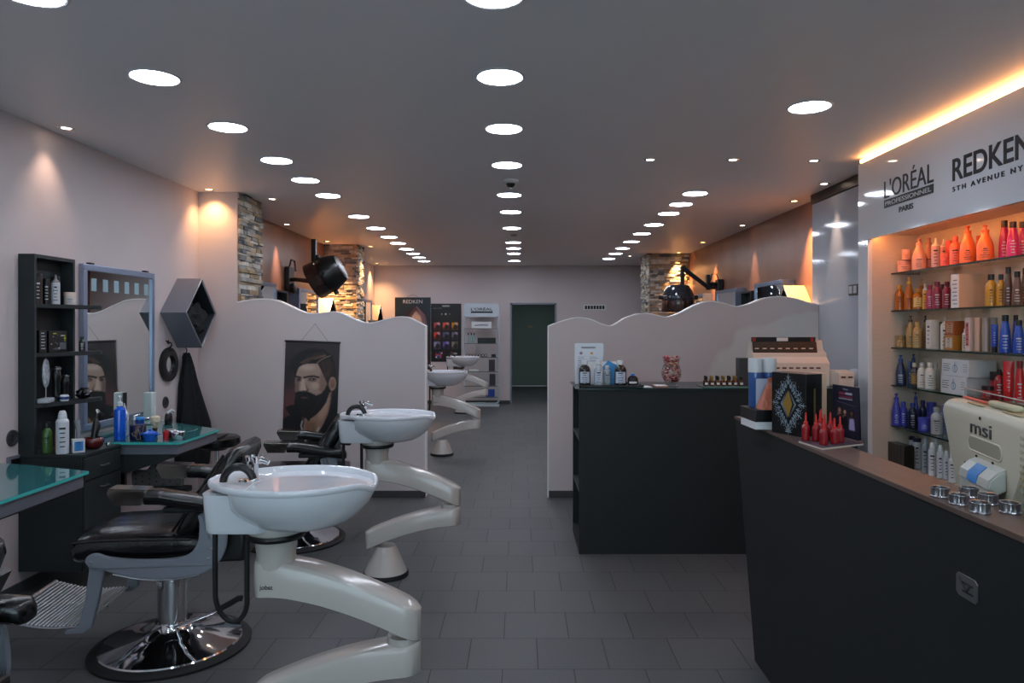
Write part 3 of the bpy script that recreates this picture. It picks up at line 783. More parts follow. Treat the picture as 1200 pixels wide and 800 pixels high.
mirror((XW, 2.83, 0), .86, .80, 1.837, .032, 'grey framed mirror at the very left edge of the frame')
def cube_shelf(loc, label, rz=0.0, m=ALU, fill=True):
    t = thing('cube_shelf', label, 'wall shelf', loc, rz, 'square wall boxes hung on a corner')
    r_, th = .275, .016; D = .195
    O = [(0, -r_), (r_, 0), (0, r_), (-r_, 0)]; q_ = r_-th*1.414; I = [(0, -q_), (q_, 0), (0, q_), (-q_, 0)]
    b = B()
    for i in range(4):
        a, c = O[i], O[(i+1) % 4]; a2, c2 = I[i], I[(i+1) % 4]
        b.prism(m, [a, c, c2, a2], 0, D, 'x')
    b.obj('carcass', t)
    b = B(); b.prism(BLACK, I, 0, .01, 'x')
    J = [(u*.985, v*.985) for u, v in I]
    for i in range(4): b.prism(mat('dark_box_lining', (40, 44, 48), .6), [I[i], I[(i+1) % 4], J[(i+1) % 4], J[i]], .01, D-.004, 'x')
    b.obj('lining', t, 'dark inside of the box')
    b = B()
    for i in range(4):
        a, c = O[i], O[(i+1) % 4]; b.tube(STEEL, [(D, a[0]*.985, a[1]*.985), (D, c[0]*.985, c[1]*.985)], .004, 6)
    b.obj('front_edge', t)
    return t
cube_shelf((XW, 5.69, 1.553), 'grey square box on its corner on the left wall, black cloth inside')
# crumpled black capes inside the cube
tb = bmesh.new(); bmesh.ops.create_icosphere(tb, subdivisions=4, radius=1.0)
q = random.Random(3)
from mathutils import noise as mn
for v in tb.verts:
    p = v.co.copy(); k = 1+.35*mn.noise(p*2.3)+.16*mn.noise(p*6)
    v.co = Vector((p.x*.078*k, p.y*.185*k, p.z*.15*k))
    f = abs(v.co.y)+(-v.co.z)   # keep inside the lower corner
    lim = .178
    if f > lim: v.co.y *= lim/f; v.co.z = v.co.z*lim/f if v.co.z < 0 else v.co.z
b = B(); b.merge(tb, CLOTH); cl = b.obj('folded_cape')
tag(cl, 'crumpled black cloth stuffed in the grey corner-hung wall box', 'cloth', loc=(XW+.108, 5.69, 1.485))

# round black hand mirror on a hook, hanging cape
hm = thing('hand_mirror', 'round black-rimmed mirror hanging on the wall under the grey box', 'mirror', (XW, 5.53, 1.155))
b = B(); b.lathe(BLACK, [(.066, .006), (.07, .030), (.10, .036), (.128, .026), (.132, .010), (.128, .0), (.085, 0)], n=48, rot=Matrix.Rotation(PI/2, 4, 'Y')); b.obj('rim', hm)
b = B(); b.lathe(MIRR, [(0, .012), (.068, .012), (.068, .004), (0, .004)], n=40, rot=Matrix.Rotation(PI/2, 4, 'Y')); b.obj('mirror_pane', hm)
b = B(); b.tube(BLACK, [(.0, 0, .175), (.03, 0, .165), (.035, 0, .145), (.02, 0, .13)], .006, 8); b.tube(BLACK, [(.0, -.02, .185), (.012, 0, .16), (.0, .02, .185)], .005, 8); b.obj('hook', hm)
cp = thing('hanging_cape', 'black barber cape hanging from a hook below the grey wall box', 'cape', (XW, 5.76, 0))
b = B(); rings = []; N = 46
for z, w, sh_ in ((1.235, .012, 0), (1.20, .03, 0), (1.12, .055, .005), (.98, .09, .012), (.82, .135, .03), (.68, .175, .045), (.55, .19, .05), (.42, .185, .03), (.345, .18, .02)):
    r_ = []
    for k in range(N):
        a = 2*PI*k/N; f = 1+.22*math.sin(5*a+1.2+z*1.5)+.10*math.sin(9*a+2)
        dd = .018+.72*w
        r_.append((max(.004, .045+dd*math.sin(a)*.8*f), sh_*1.5+w*math.cos(a)*(1+.12*math.sin(7*a)), z+.02*math.sin(3*a)*(w/.19)))
    rings.append(r_)
b.loft(CLOTH, rings); b.obj('cloth', cp, angle=80)
b = B(); b.tube(BLACK, [(0, 0, 1.29), (.03, 0, 1.285), (.045, 0, 1.26), (.04, 0, 1.235)], .005, 8); b.obj('hook', cp)

def outlet(x, y, z, label, rz=0):
    t = thing('wall_outlet', label, 'socket', (x, y, z), rz)
    b = B(); b.lathe(mat('outlet_grey', (58, 58, 62), .4), [(.028, .002), (.03, .008), (.043, .007), (.045, 0), (0, 0), (0, .001), (.028, .002)], n=32, rot=Matrix.Rotation(PI/2, 4, 'Y')); b.obj('plate', t)
    b = B()
    for zz in (-.01, .01): b.lathe(BLACK, [(0, .003), (.004, .003), (.004, 0)], (0.001, 0, zz), 10, rot=Matrix.Rotation(PI/2, 4, 'Y'))
    b.obj('pin_hole', t)
outlet(XW, 3.84, .85, 'round dark wall outlet at the left edge above the near glass table')
outlet(XW, 5.50, .865, 'round grey wall outlet under the round black mirror')
so = thing('socket_box', 'square grey wall socket box just above the near glass table', 'socket', (XW, 3.85, .715))
b = B(); b.bx(ALU, 0, .012, -.055, .055, -.04, .04, .003); b.obj('plate', so); b = B(); b.bx(BLACK, .011, .014, -.035, .035, -.024, .024, .002); b.obj('flap', so)

# ================================================================ GLASS TABLES
def glass_table(loc, pts, label, basin=None, back=True):
    # pts: outline (x from wall, y along wall) of the glass
    t = thing('glass_table', label, 'styling table', loc, 0, 'teal glass styling tables')
    zt = .762
    b = B()
    tm = bmesh.new(); zb = zt-.016
    b.prism(TEAL, pts, zb, zt-.001, 'z', .002)
    top = b.obj('glass_top', t, 'glossy teal glass top')
    cx = sum(p[0] for p in pts)/len(pts); cy = sum(p[1] for p in pts)/len(pts)
    b = B(); n = len(pts)
    for i in range(n):
        a, c = Vector(pts[i]), Vector(pts[(i+1) % n])
        if a.x < .02 and c.x < .02: continue
        d = (c-a).normalized(); nv = Vector((d.y, -d.x))
        if nv.dot(Vector((cx, cy))-a) > 0: nv = -nv
        b.prism(TEALE, [tuple(a), tuple(c), tuple(c+nv*.003), tuple(a+nv*.003)], zb+.001, zt-.002, 'z')
    b.obj('glass_edge', top, 'brighter polished glass edge')
    ins = [(p[0]+(cx-p[0])*.05 if p[0] > .02 else p[0], p[1]+(cy-p[1])*.05) for p in pts]
    b = B(); b.prism(ALU, ins, zt-.078, zb-.0005, 'z', .003); b.obj('apron', t)
    # tapering dark wall bracket under it
    b = B(); x1 = max(p[0] for p in pts)-.07; y0 = min(p[1] for p in pts)+.03; y1 = max(p[1] for p in pts)-.16
    b.prism(DARKC, [(0, zt-.079), (x1, zt-.079), (x1-.05, zt-.12), (.33, .56), (.20, .53), (0, .53)], y0, y1, 'y', .003); b.obj('wall_bracket', t)
    if basin:
        bx_, by_, br = basin
        b = B(); wet = mat('teal_glass_bowl', (72, 140, 140), .05, spec=.8, coat=.6)
        b.lathe(wet, [(br, .0003), (br-.006, .0018), (br-.014, .002), (br-.022, .0014), (br*.72, .0012), (br*.4, .0008), (0, .0006)], (bx_, by_, zt-.001), 56); b.obj('basin', t)
        b = B(); b.lathe(CHROME, [(0, .004), (.016, .004), (.02, .001), (.02, 0)], (bx_, by_, zt), 20); b.obj('drain', t)
        b = B(); fx, fy = bx_-br-.02, by_-.02
        b.cyl(CHROME, (fx, fy, zt), (fx, fy, zt+.07), .017, 20); b.cyl(CHROME, (fx, fy, zt+.06), (fx+.10, fy, zt+.078), .011, 14); b.cyl(CHROME, (fx, fy, zt+.072), (fx, fy, zt+.10), .019, 20, .016); b.tube(CHROME, [(fx, fy, zt+.095), (fx+.05, fy, zt+.115)], .006, 8)
        b.obj('tap', t)
    return t
glass_table((XW, 0, 0), [(.0, 4.252), (.70, 4.252), (.71, 4.80), (.30, 5.09), (0, 5.30)], 'teal glass washstand table with a round basin, below the framed mirror', basin=(.39, 4.74, .185))
glass_table((XW, 0, 0), [(.0, 2.80), (.672, 2.80), (.666, 3.41), (.28, 3.56), (0, 3.64)], 'teal glass table cut off by the left edge of the frame')
# dotted pouch hanging under the table
b = B(); bm_dot = mat('pouch_fabric', (78, 78, 76), .9)
b.prism(bm_dot, smooth([(.36, .475), (.36, .565), (.44, .57), (.48, .61), (.53, .625), (.58, .60), (.60, .57), (.66, .565), (.66, .475)], 3), 4.36, 4.40, 'y', .006)
po = b.obj('fabric_pouch'); po.location = (XW, 0, 0)
b = B()
for i in range(7):
    for j in range(4):
        x = .385+i*.042; z = .49+j*.032+(.016 if i % 2 else 0)
        if z > .555 and not (.45 < x < .59): continue
        b.lathe(BLACK, [(0, .001), (.006, .001), (.006, -.001), (0, -.001)], (x, 4.359, z), 8, rot=Matrix.Rotation(PI/2, 4, 'X'))
b.obj('dots', po)
tag(po, 'grey dotted fabric holder under the teal washstand table, behind the chair armrest', 'pouch')
ph = B(); ph.bx(BLACK, XW+.001, XW+.70, 4.345, 4.42, .44, .472, .003); ph.bx(BLACK, XW+.30, XW+.325, 4.345, 4.37, .472, .70); ph.bx(BLACK, XW+.03, XW+.05, 4.35, 4.41, .472, .55)
tag(ph.obj('under_shelf'), 'black bracket shelf under the washstand table, carrying the dotted holder', 'shelf')
# ================================================================ REAR STATIONS
su = shelf_unit((XW, 7.76, 0), 'dark wall shelf behind the left partition between two grey mirrors')
dup(su, (XR-.001, 8.30, 0), PI, 'dark wall shelf behind the right partition between two grey mirrors')
m0 = mirror((XW, 6.84, 0), .82, .80, 1.90, .125, 'deep grey framed mirror just behind the near left stone pillar', squares=False)
dup(m0, (XW, 8.44, 0), 0, 'deep grey framed mirror below the left hood dryer')
dup(m0, (XW, 11.8, 0), 0, 'small far grey framed mirror past the rear left pillar')
dup(m0, (XR-.001, 7.72, 0), PI, 'nearest grey framed mirror over the right partition, beside the lit wall box')
dup(m0, (XR-.001, 9.22, 0), PI, 'second grey framed mirror over the right partition, right of the hood dryer')
dup(m0, (XR-.001, 10.68, 0), PI, 'farthest grey framed mirror over the right partition, behind the hood dryer')
TAN = mat('sand_laminate', (190, 170, 138), .4)
c2 = cube_shelf((XW, 9.70, 1.553), 'sand coloured corner-hung wall box in front of the rear left stone pillar', 0, TAN)
dup(c2, (XW, 13.0, 1.553), 0, 'farthest sand coloured wall box, in the far left corner')
dup(c2, (XR-.001, 6.67, 1.553), PI, 'sand coloured corner-hung wall box at the right wall beside the glossy panel')
for (x, y, s_, lb) in ((XL+.15, 9.70, 1, 'black cloth in the sand coloured box by the rear left pillar'), (XL+.15, 13.0, 1, 'black cloth in the farthest sand coloured wall box')):
    c = cl.copy(); COL.objects.link(c); c.location = (x-.05, y, 1.485); c['label'] = lb
# hood dryers
SMOKE = mat('smoked_brown_visor', (52, 34, 30), .12, coat=.5)
def dryer_head(t, c, rot, black=True):
    b = B(); b.lathe(SMOKE, [(.205, -.17), (.21, -.16), (.20, -.02), (.195, -.02), (.20, -.16), (.205, -.17)], c, 44, rot=rot); b.obj('visor', t, 'smoked translucent lower rim')
    b = B(); b.lathe(BLACK if black else mat('graphite_gloss', (58, 62, 70), .12, metal=.5, coat=.5), [(.202, -.03), (.208, -.02), (.202, .03), (.182, .11), (.158, .17), (.145, .19), (.11, .20), (0, .202)] if black else [(.202, -.03), (.208, -.02), (.20, .03), (.17, .10), (.14, .145), (.125, .16), (.10, .168), (0, .17)], c, 44, rot=rot); h = b.obj('hood', t)
    b = B()
    for s in (-1, 1):
        p = Vector(c)+rot @ Vector((s*.205, 0, .01)); q_ = Vector(c)+rot @ Vector((s*.245, 0, .01)); b.cyl(BLACK, p, q_, .026, 20)
        p = Vector(c)+rot @ Vector((0, s*.205, .01)); q_ = Vector(c)+rot @ Vector((0, s*.235, .01)); b.cyl(BLACK, p, q_, .026, 20)
    b.obj('side_knobs', h)
t = thing('hood_dryer', 'black hood dryer with smoked visor, tilted, above the left partition', 'hair dryer', (-2.16, 8.0, 2.02), 0, 'wall mounted hood dryers')
dryer_head(t, (0, 0, 0), Matrix.Rotation(R(62), 4, 'Y'))
b = B(); b.bx(BLACK, -.16, -.11, -.03, .03, -.14, .40, .006); b.bx(BLACK, -.15, -.04, -.02, .02, .0, .035, .004); b.obj('pole', t)
b = B(); b.tube(BLACK, [(-.53, .35, -.03), (-.40, .22, -.035), (-.25, .06, -.06), (-.135, 0, -.075)], .024, 12); b.obj('arm', t)
b = B(); b.bx(BLACK, -.558, -.50, .28, .46, -.16, .12, .01); b.tube(BLACK, [(-.52, .33, .10), (-.49, .31, .20), (-.44, .28, .18), (-.42, .26, .06)], .01, 8); b.lathe(BLACK, [(0, 0), (.05, 0), (.06, .02), (.06, .05), (.04, .06), (0, .06)], (-.50, .33, -.13), 20, rot=Matrix.Rotation(PI/2, 4, 'Y')); b.obj('wall_bracket', t)
t = thing('hood_dryer', 'dark grey hood dryer on a jointed arm above the right partition', 'hair dryer', (1.99, 9.0, 1.80), 0, 'wall mounted hood dryers')
dryer_head(t, (0, 0, 0), Matrix.Rotation(R(0), 4, 'Y'), False)
b = B(); b.bx(BLACK, .03, .075, -.022, .022, .15, .40, .005); b.tube(mat('arm_graphite', (60, 66, 76), .3, metal=.4), [(.05, 0, .385), (.22, .12, .285), (.46, .34, .16)], .028, 12); b.bx(BLACK, .44, .49, .31, .37, .12, .32, .006); b.obj('arm', t)
b = B(); b.bx(BLACK, .58, .657, .30, .44, -.05, .26, .01); b.bx(BLACK, .47, .60, .32, .37, .13, .18, .005); b.tube(BLACK, [(.61, .36, .25), (.58, .36, .33), (.52, .36, .33), (.50, .36, .24)], .008, 8); b.lathe(BLACK, [(0, 0), (.05, 0), (.06, .04), (0, .06)], (.53, .34, .17), 20); b.obj('wall_bracket', t)

# ================================================================ POSTERS
# bearded man
pic = Pic(424, 820, 150, (56, 44, 46))
pic.ell(50, 450, 190, 200, (98, 60, 62), 70); pic.ell(20, 250, 90, 130, (40, 30, 32), 50); pic.ell(400, 560, 120, 260, (26, 20, 22), 40)
sk = (172, 146, 132); skd = (120, 92, 80); hr = (22, 17, 17)
def T(*p): return [(x-33, y-25) for x, y in p]
pic.poly(T((360, 460), (408, 380), (400, 500), (382, 590), (345, 680), (310, 740), (200, 760), (182, 640), (250, 590), (310, 560)), (150, 118, 100), 5)
pic.poly(T((345, 470), (395, 440), (378, 560), (330, 640), (300, 600)), (176, 142, 122), 9)
pic.poly(T((60, 230), (95, 150), (150, 105), (230, 75), (330, 80), (400, 130), (425, 200), (430, 290), (410, 320), (370, 350), (340, 300), (200, 220), (130, 240), (118, 270), (90, 250)), hr, 5)
pic.poly(T((125, 235), (150, 205), (210, 190), (290, 190), (318, 235), (345, 290), (365, 335), (372, 400), (330, 430), (250, 450), (150, 450), (122, 410), (118, 330), (122, 280)), sk, 4)
pic.poly(T((120, 300), (150, 320), (150, 430), (122, 412)), (112, 88, 84), 5, .8)
pic.poly(T((320, 250), (372, 340), (372, 410), (330, 420), (300, 380), (310, 300)), (134, 104, 92), 8, .8)
pic.ell(210-33, 225-25, 60, 22, (206, 184, 172), 10, .8); pic.ell(275-33, 365-25, 34, 26, (200, 172, 158), 9, .8)
pic.poly(T((115, 150), (170, 120), (240, 95), (330, 90), (372, 112), (385, 128), (350, 140), (310, 165), (285, 190), (250, 190), (200, 192), (166, 204), (140, 228), (128, 262), (118, 300), (104, 262), (92, 230)), hr, 4)
pic.poly(T((300, 190), (330, 160), (372, 140), (420, 190), (425, 280), (395, 300), (372, 345), (345, 290), (320, 235)), (44, 30, 27), 6)
pic.strands(T((150, 190), (210, 150), (290, 130), (350, 120)), T((190, 195), (240, 165), (300, 150), (350, 130)), 26, 3, (120, 88, 70), .6, 1)
pic.strands(T((120, 225), (170, 165), (240, 115), (330, 95)), T((200, 195), (250, 160), (300, 130), (350, 115)), 26, 3, (60, 46, 42), .6, 2)
pic.strands(T((310, 190), (330, 240), (352, 300)), T((390, 150), (395, 210), (385, 280)), 30, 2.2, (96, 66, 52), .4, 3)
pic.line(T((285, 186), (310, 164), (345, 142), (385, 126)), 6, (198, 160, 136), 1.5)
pic.line(T((118, 296), (140, 300), (160, 304)), 12, (30, 22, 22), 2.5); pic.line(T((186, 304), (215, 296), (260, 290), (302, 298)), 13, (28, 20, 20), 2.5)
pic.ell(150-33, 320-25, 20, 13, (64, 44, 44), 5, .9); pic.ell(252-33, 318-25, 34, 13, (74, 52, 50), 5, .9)
pic.ell(148-33, 320-25, 8, 6, (16, 14, 16), 1.5); pic.ell(258-33, 317-25, 20, 6, (150, 128, 122), 2); pic.ell(262-33, 316-25, 8, 7, (14, 12, 14), 1)
pic.line(T((228, 312), (255, 306), (284, 314)), 4, (24, 18, 18), 1)
pic.poly(T((168, 315), (188, 312), (198, 350), (214, 392), (200, 410), (172, 410), (160, 395), (164, 350)), (204, 180, 166), 5)
pic.poly(T((192, 330), (206, 360), (228, 395), (214, 408), (204, 380)), (118, 90, 82), 4, .8); pic.line(T((178, 408), (206, 410), (222, 402)), 6, (54, 34, 34), 2)
pic.ell(410-33, 345-25, 29, 54, (164, 130, 114), 3); pic.ell(413-33, 345-25, 19, 38, (120, 84, 68), 5, .8); pic.ell(410-33, 330-25, 8, 16, (150, 114, 98), 4, .7)
pic.line(T((392, 300), (420, 296), (436, 330), (428, 375), (400, 396)), 5, (190, 154, 136), 2, .8); pic.ell(391-33, 402-25, 9, 9, (14, 12, 14), 1)
bd = (17, 14, 15)
pic.poly(T((122, 425), (150, 412), (182, 414), (215, 412), (250, 424), (290, 446), (325, 425), (352, 392), (368, 350), (384, 380), (382, 430), (366, 490), (330, 545), (290, 590), (245, 625), (235, 650), (215, 618), (160, 606), (130, 560), (118, 490), (124, 455)), bd, 4)
pic.strands(T((130, 440), (150, 520), (190, 610)), T((350, 420), (310, 520), (240, 625)), 60, 2.5, (44, 36, 36), .6, 4)
pic.ell(195-33, 460-25, 30, 8, (120, 74, 70), 3, .85); pic.line(T((168, 452), (195, 454), (225, 456)), 3, (30, 18, 18), 1)
pic.poly(T((205, 650), (290, 640), (300, 740), (220, 760)), (120, 86, 66), 12, .7); pic.strands(T((215, 660), (225, 740)), T((290, 650), (280, 745)), 26, 1.6, (84, 58, 44), .35, 5)
jk = (17, 17, 20)
pic.poly(T((20, 650), (60, 615), (90, 600), (45, 545), (75, 530), (130, 515), (150, 590), (200, 640), (190, 700), (210, 850), (20, 850)), jk, 3)
pic.poly(T((420, 440), (460, 430), (460, 850), (300, 850), (310, 740), (350, 670), (395, 570)), jk, 3)
pic.line(T((186, 642), (176, 680), (186, 715), (205, 740), (216, 800)), 12, (186, 180, 178), 2); pic.line(T((318, 690), (295, 735), (285, 800)), 12, (176, 170, 168), 2)
pic.line(T((120, 660), (130, 740), (132, 840)), 3, (44, 42, 48), 2); pic.line(T((48, 548), (90, 570), (140, 600)), 3, (46, 44, 48), 2)
p = thing('hanging_poster', 'portrait poster of a bearded man in a dark jacket, hung on the left partition', 'poster', (-1.977, YP-.012, 1.330), 0)
p.rotation_euler = (0, R(2.0), 0)
Wp = .458; Hp = Wp*820/424
pic.sheet('printed_portrait', p, Wp, Hp, (0, -.0015, -.008), (1, 0, 0), (0, 0, -1), rough=.4)
B().bx(mat('poster_backing', (200, 200, 200), .7), 0, Wp, -.0005, .001, -Hp-.008, -.008).obj('backing', p)
b = B(); b.cyl(mat('poster_rail', (38, 40, 44), .35), (-.006, -.003, -.004), (Wp+.006, -.003, -.004), .008, 14); b.obj('top_rail', p)
b = B(); b.cyl(MATS['poster_rail'], (-.006, -.003, -Hp-.010), (Wp+.006, -.003, -Hp-.010), .007, 14); b.obj('bottom_rail', p)
b = B(); b.tube(mat('string', (70, 66, 66), .8), [(.13, 0, 0), (Wp/2+.012, .008, .148), (.36, 0, 0)], .0012, 6); b.cyl(STEEL, (Wp/2+.012, .011, .146), (Wp/2+.012, -.002, .148), .003, 8); b.obj('hanging_string', p)

# hair poster on the back wall
pw, ph_ = .67, 1.35
pic = Pic(100, 200, 80, (24, 32, 40)); pic.ell(70, 30, 60, 50, (30, 46, 56), 16)
pic.poly([(60, 24), (35, 34), (18, 80), (12, 150), (20, 200), (100, 200), (100, 110), (92, 60), (78, 34)], (48, 36, 40), 2)
pic.poly([(60, 36), (50, 44), (40, 56), (36, 80), (38, 110), (52, 132), (66, 128), (80, 104), (84, 76), (78, 54), (66, 44)], (186, 148, 128), 2)
pic.ell(60, 60, 16, 10, (210, 176, 158), 4, .8)
for s in (-1, 1):
    pic.line([(60+s*6, 80), (60+s*12, 76), (60+s*20, 79)], 2.4, (40, 28, 28), .6); pic.ell(60+s*12, 84, 7, 3, (40, 34, 36), 1); pic.ell(60+s*12, 84, 2.5, 2.4, (12, 10, 12), 0)
pic.poly([(58, 84), (62, 84), (65, 100), (55, 100)], (204, 166, 146), 1.5); pic.ell(60, 113, 9, 3.4, (160, 74, 74), 1)
pic.strands([(61, 26), (84, 50), (92, 90), (88, 140), (92, 200)], [(62, 28), (72, 50), (82, 90), (74, 150), (78, 200)], 50, 1.3, (118, 92, 98), .6, 6)
pic.strands([(58, 26), (30, 60), (22, 110), (18, 200)], [(60, 30), (44, 60), (36, 100), (40, 200)], 40, 1.3, (74, 56, 60), .6, 7)
pic.strands([(90, 120), (80, 150), (92, 175), (84, 200)], [(78, 120), (70, 150), (78, 175), (66, 200)], 50, 1.5, (196, 152, 92), .7, 8)
p = thing('hanging_poster', 'REDKEN poster of a woman with long dark hair on the back wall', 'poster', (-2.335, YB-.004, 1.988))
pic.sheet('printed_portrait', p, pw, ph_, (0, -.003, 0), (1, 0, 0), (0, 0, -1))
B().bx(MATS['poster_backing'], -.008, pw+.008, -.0015, .003, -ph_-.006, .006).obj('backing', p)
place_text('headline', text_mesh('REDKEN', .1, INKW, width=.36, height=.065, bold=.0), p, (.155, -.006, -.112), (1, 0, 0), (0, 0, 1))
b = B(); b.tube(MATS['string'], [(.22, 0, 0), (pw/2, 0, .055), (.44, 0, 0)], .003, 6); b.obj('hanging_string', p)

# colour chart poster
pic = Pic(90, 174, 90, (17, 18, 20)); pic.rect(3, 20, 87, 60, (24, 24, 24), 8)
pic.ell(45, 46, 26, 18, (34, 30, 26), 6, .8)
for x, w in ((32, 2.2), (44, 3), (56, 1.5)): pic.ell(x, 31, w, w*.9, (190, 190, 190), .5)
pic.rect(33, 4, 56, 9, (170, 170, 170), .6); pic.line([(6, 14), (30, 13)], 1.6, (130, 130, 130), .5, .8); pic.line([(34, 22), (70, 22)], 1, (90, 90, 90), .5, .7)
cols = [((190, 70, 80), (226, 170, 176)), ((236, 84, 54), (240, 140, 130)), ((232, 150, 40), (226, 200, 160)), ((226, 66, 50), (232, 160, 176)), ((96, 88, 128), (120, 116, 150)), ((120, 110, 130), (190, 160, 190)), ((160, 158, 200), (120, 120, 150)), ((112, 80, 190), (170, 160, 210)), ((150, 138, 120), (96, 84, 70))]
q = random.Random(5)
for i, (a, c) in enumerate(cols):
    x = 8+27*(i % 3); y = 55+29*(i//3)
    pic.rect(x, y, x+20, y+24, tuple(k*.45 for k in a), .3); pic.rect(x, y+2, x+11, y+17, a, 1); pic.ell(x+14, y+6, 5, 5, c, .8); pic.ell(x+11, y+15, 6, 8, (30, 22, 24), 1.2, .85)
for x, y in ((24, 156), (67, 154)):
    for k in range(26): pic.ell(x+q.uniform(-9, 9), y+q.uniform(-9, 9), 2.4, 2.4, q.choice([(60, 110, 190), (220, 60, 60), (230, 230, 230), (40, 30, 30), (120, 70, 60)]), .5)
p = thing('wall_poster', 'black colour chart poster with a grid of coloured hair swatches', 'poster', (-1.655, YB-.004, 1.866))
pic.sheet('printed_chart', p, .555, 1.075, (0, -.003, 0), (1, 0, 0), (0, 0, -1))
B().bx(BLACK, -.006, .561, -.0015, .003, -1.081, .006).obj('backing', p)

# white display rack at the back wall
t = thing('display_rack', 'white rounded display rack with glass shelves at the back wall', 'display rack', (-1.035, 13.17, 0))
Wr = .665; PW_ = mat('powder_white', (196, 206, 216), .35)
b = B(); o_ = []
def rr(w0, w1, z0, z1, r_, n=6):
    o = []
    for cx, cz, a0 in ((w1-r_, z1-r_, 0), (w0+r_, z1-r_, PI/2), (w0+r_, z0+r_, PI), (w1-r_, z0+r_, 1.5*PI)):
        for k in range(n+1): a = a0+PI/2*k/n; o.append((cx+r_*math.cos(a), cz+r_*math.sin(a)))
    return o
fr_ = rr(.012, Wr-.012, .03, 1.855, .07)
b.tube(PW_, [(x, 0, z) for x, z in fr_], .017, 10, closed=True); b.bx(PW_, -.0, Wr, -.28, .02, 0, .022, .006); b.bx(PW_, .26, .40, -.02, .02, .02, .05)
b.obj('frame', t)
b = B(); b.prism(PW_, [p_ for p_ in rr(.012, Wr-.012, 1.62, 1.868, .06)], -.022, .018, 'y'); hd = b.obj('header_board', t)
place_text('header_lettering', text_mesh("L'ORÉAL", .1, INK, width=.40, height=.062, bold=.001), hd, (.14, -.024, 1.735), (1, 0, 0), (0, 0, 1))
b = B(); b.bx(INK, .14, .54, -.0235, -.0215, 1.690, 1.722); b.obj('lettering_bar', hd)
for z in (1.40, 1.13, .88, .62, .36, .16):
    b = B(); b.bx(GSHELF, .03, Wr-.03, -.21, -.01, z, z+.008); b.bx(GEDGE, .03, Wr-.03, -.212, -.21, z, z+.008)
    b.obj('glass_shelf', t)
b = B()
for z in (1.40, 1.13, .88, .62, .36):
    for x in (.02, Wr-.02): b.box(PW_, (x, -.03, z+.004), (.03, .06, .03), .004)
b.obj('shelf_clips', t)
def rk(name, m, x0, x1, z0, z1, label, cat='box', y=-.16, d=.1):
    o = B().bx(m, x0, x1, y, y+d, z0, z1, .003).obj(name); tag(o, label, cat, loc=(-1.035, 13.17, 0)); return o
bx1 = rk('hair_straightener_box', WHITE, .16, .52, 1.409, 1.53, 'long white box on the top shelf of the display rack')
pb = B(); pb.tube(MATS['switch_frame'], [(.22, -.1615, 1.462), (.33, -.1615, 1.472), (.46, -.1615, 1.466)], .006, 8); pb.obj('picture', bx1)
rk('dark_box', BLACK, .27, .60, 1.139, 1.24, 'long black box on the second shelf of the display rack')
rk('small_black_case', BLACK, .52, .60, .889, .94, 'small black case at the right of the third shelf of the display rack')
for k, x in enumerate((.10, .155, .205)):
    o = B(); o.lathe(mat('grey_clear_bottle', (150, 170, 170), .2), [(0, 0), (.024, 0), (.024, .11), (.010, .14), (.010, .15), (0, .15)], n=20); o = o.obj('small_bottle'); B().lathe(BLACK, [(.012, .15), (.012, .185), (0, .185)], n=16).obj('cap', o)
    tag(o, 'small grey bottle with a black cap, %s on the second shelf of the display rack' % ('leftmost', 'second', 'third')[k], 'bottle', 'small bottles on the display rack', (-1.035+x, 13.06, 1.139))
for k in range(7):
    o = B().lathe(mat('black_ring', (26, 26, 26), .3), [(.020, -.008), (.030, -.004), (.030, .004), (.020, .008), (.020, -.008)], n=24, rot=Matrix.Rotation(PI/2, 4, 'X')).obj('hair_roller')
    tag(o, 'black round roller in the row on the third shelf of the display rack', 'hair roller', 'rollers on the display rack', (-1.035+.09+k*.055, 13.05, .918))
for k, (x, z) in enumerate(((.53, .63), (.54, .37))):
    o = B(); o.bx(mat('dark_packet', (52, 44, 58), .4, vary=.5, vscale=30), -.055, .055, -.03, .03, 0, .21, .004); o = o.obj('packet'); tag(o, 'dark patterned packet at the right of the %s shelf of the display rack' % ('fourth', 'fifth')[k], 'packet', loc=(-1.035+x, 13.05, z))
rk('blue_box', mat('royal_blue_card', (30, 60, 150), .4), .42, .58, .1685, .30, 'blue box at the bottom of the display rack')
rk('dark_box', BLACK, .35, .46, .369, .43, 'small black box in the middle of the fifth shelf of the display rack')
rk('white_tray', WHITE, .12, .28, .629, .66, 'white tray on the fourth shelf of the display rack', 'tray')
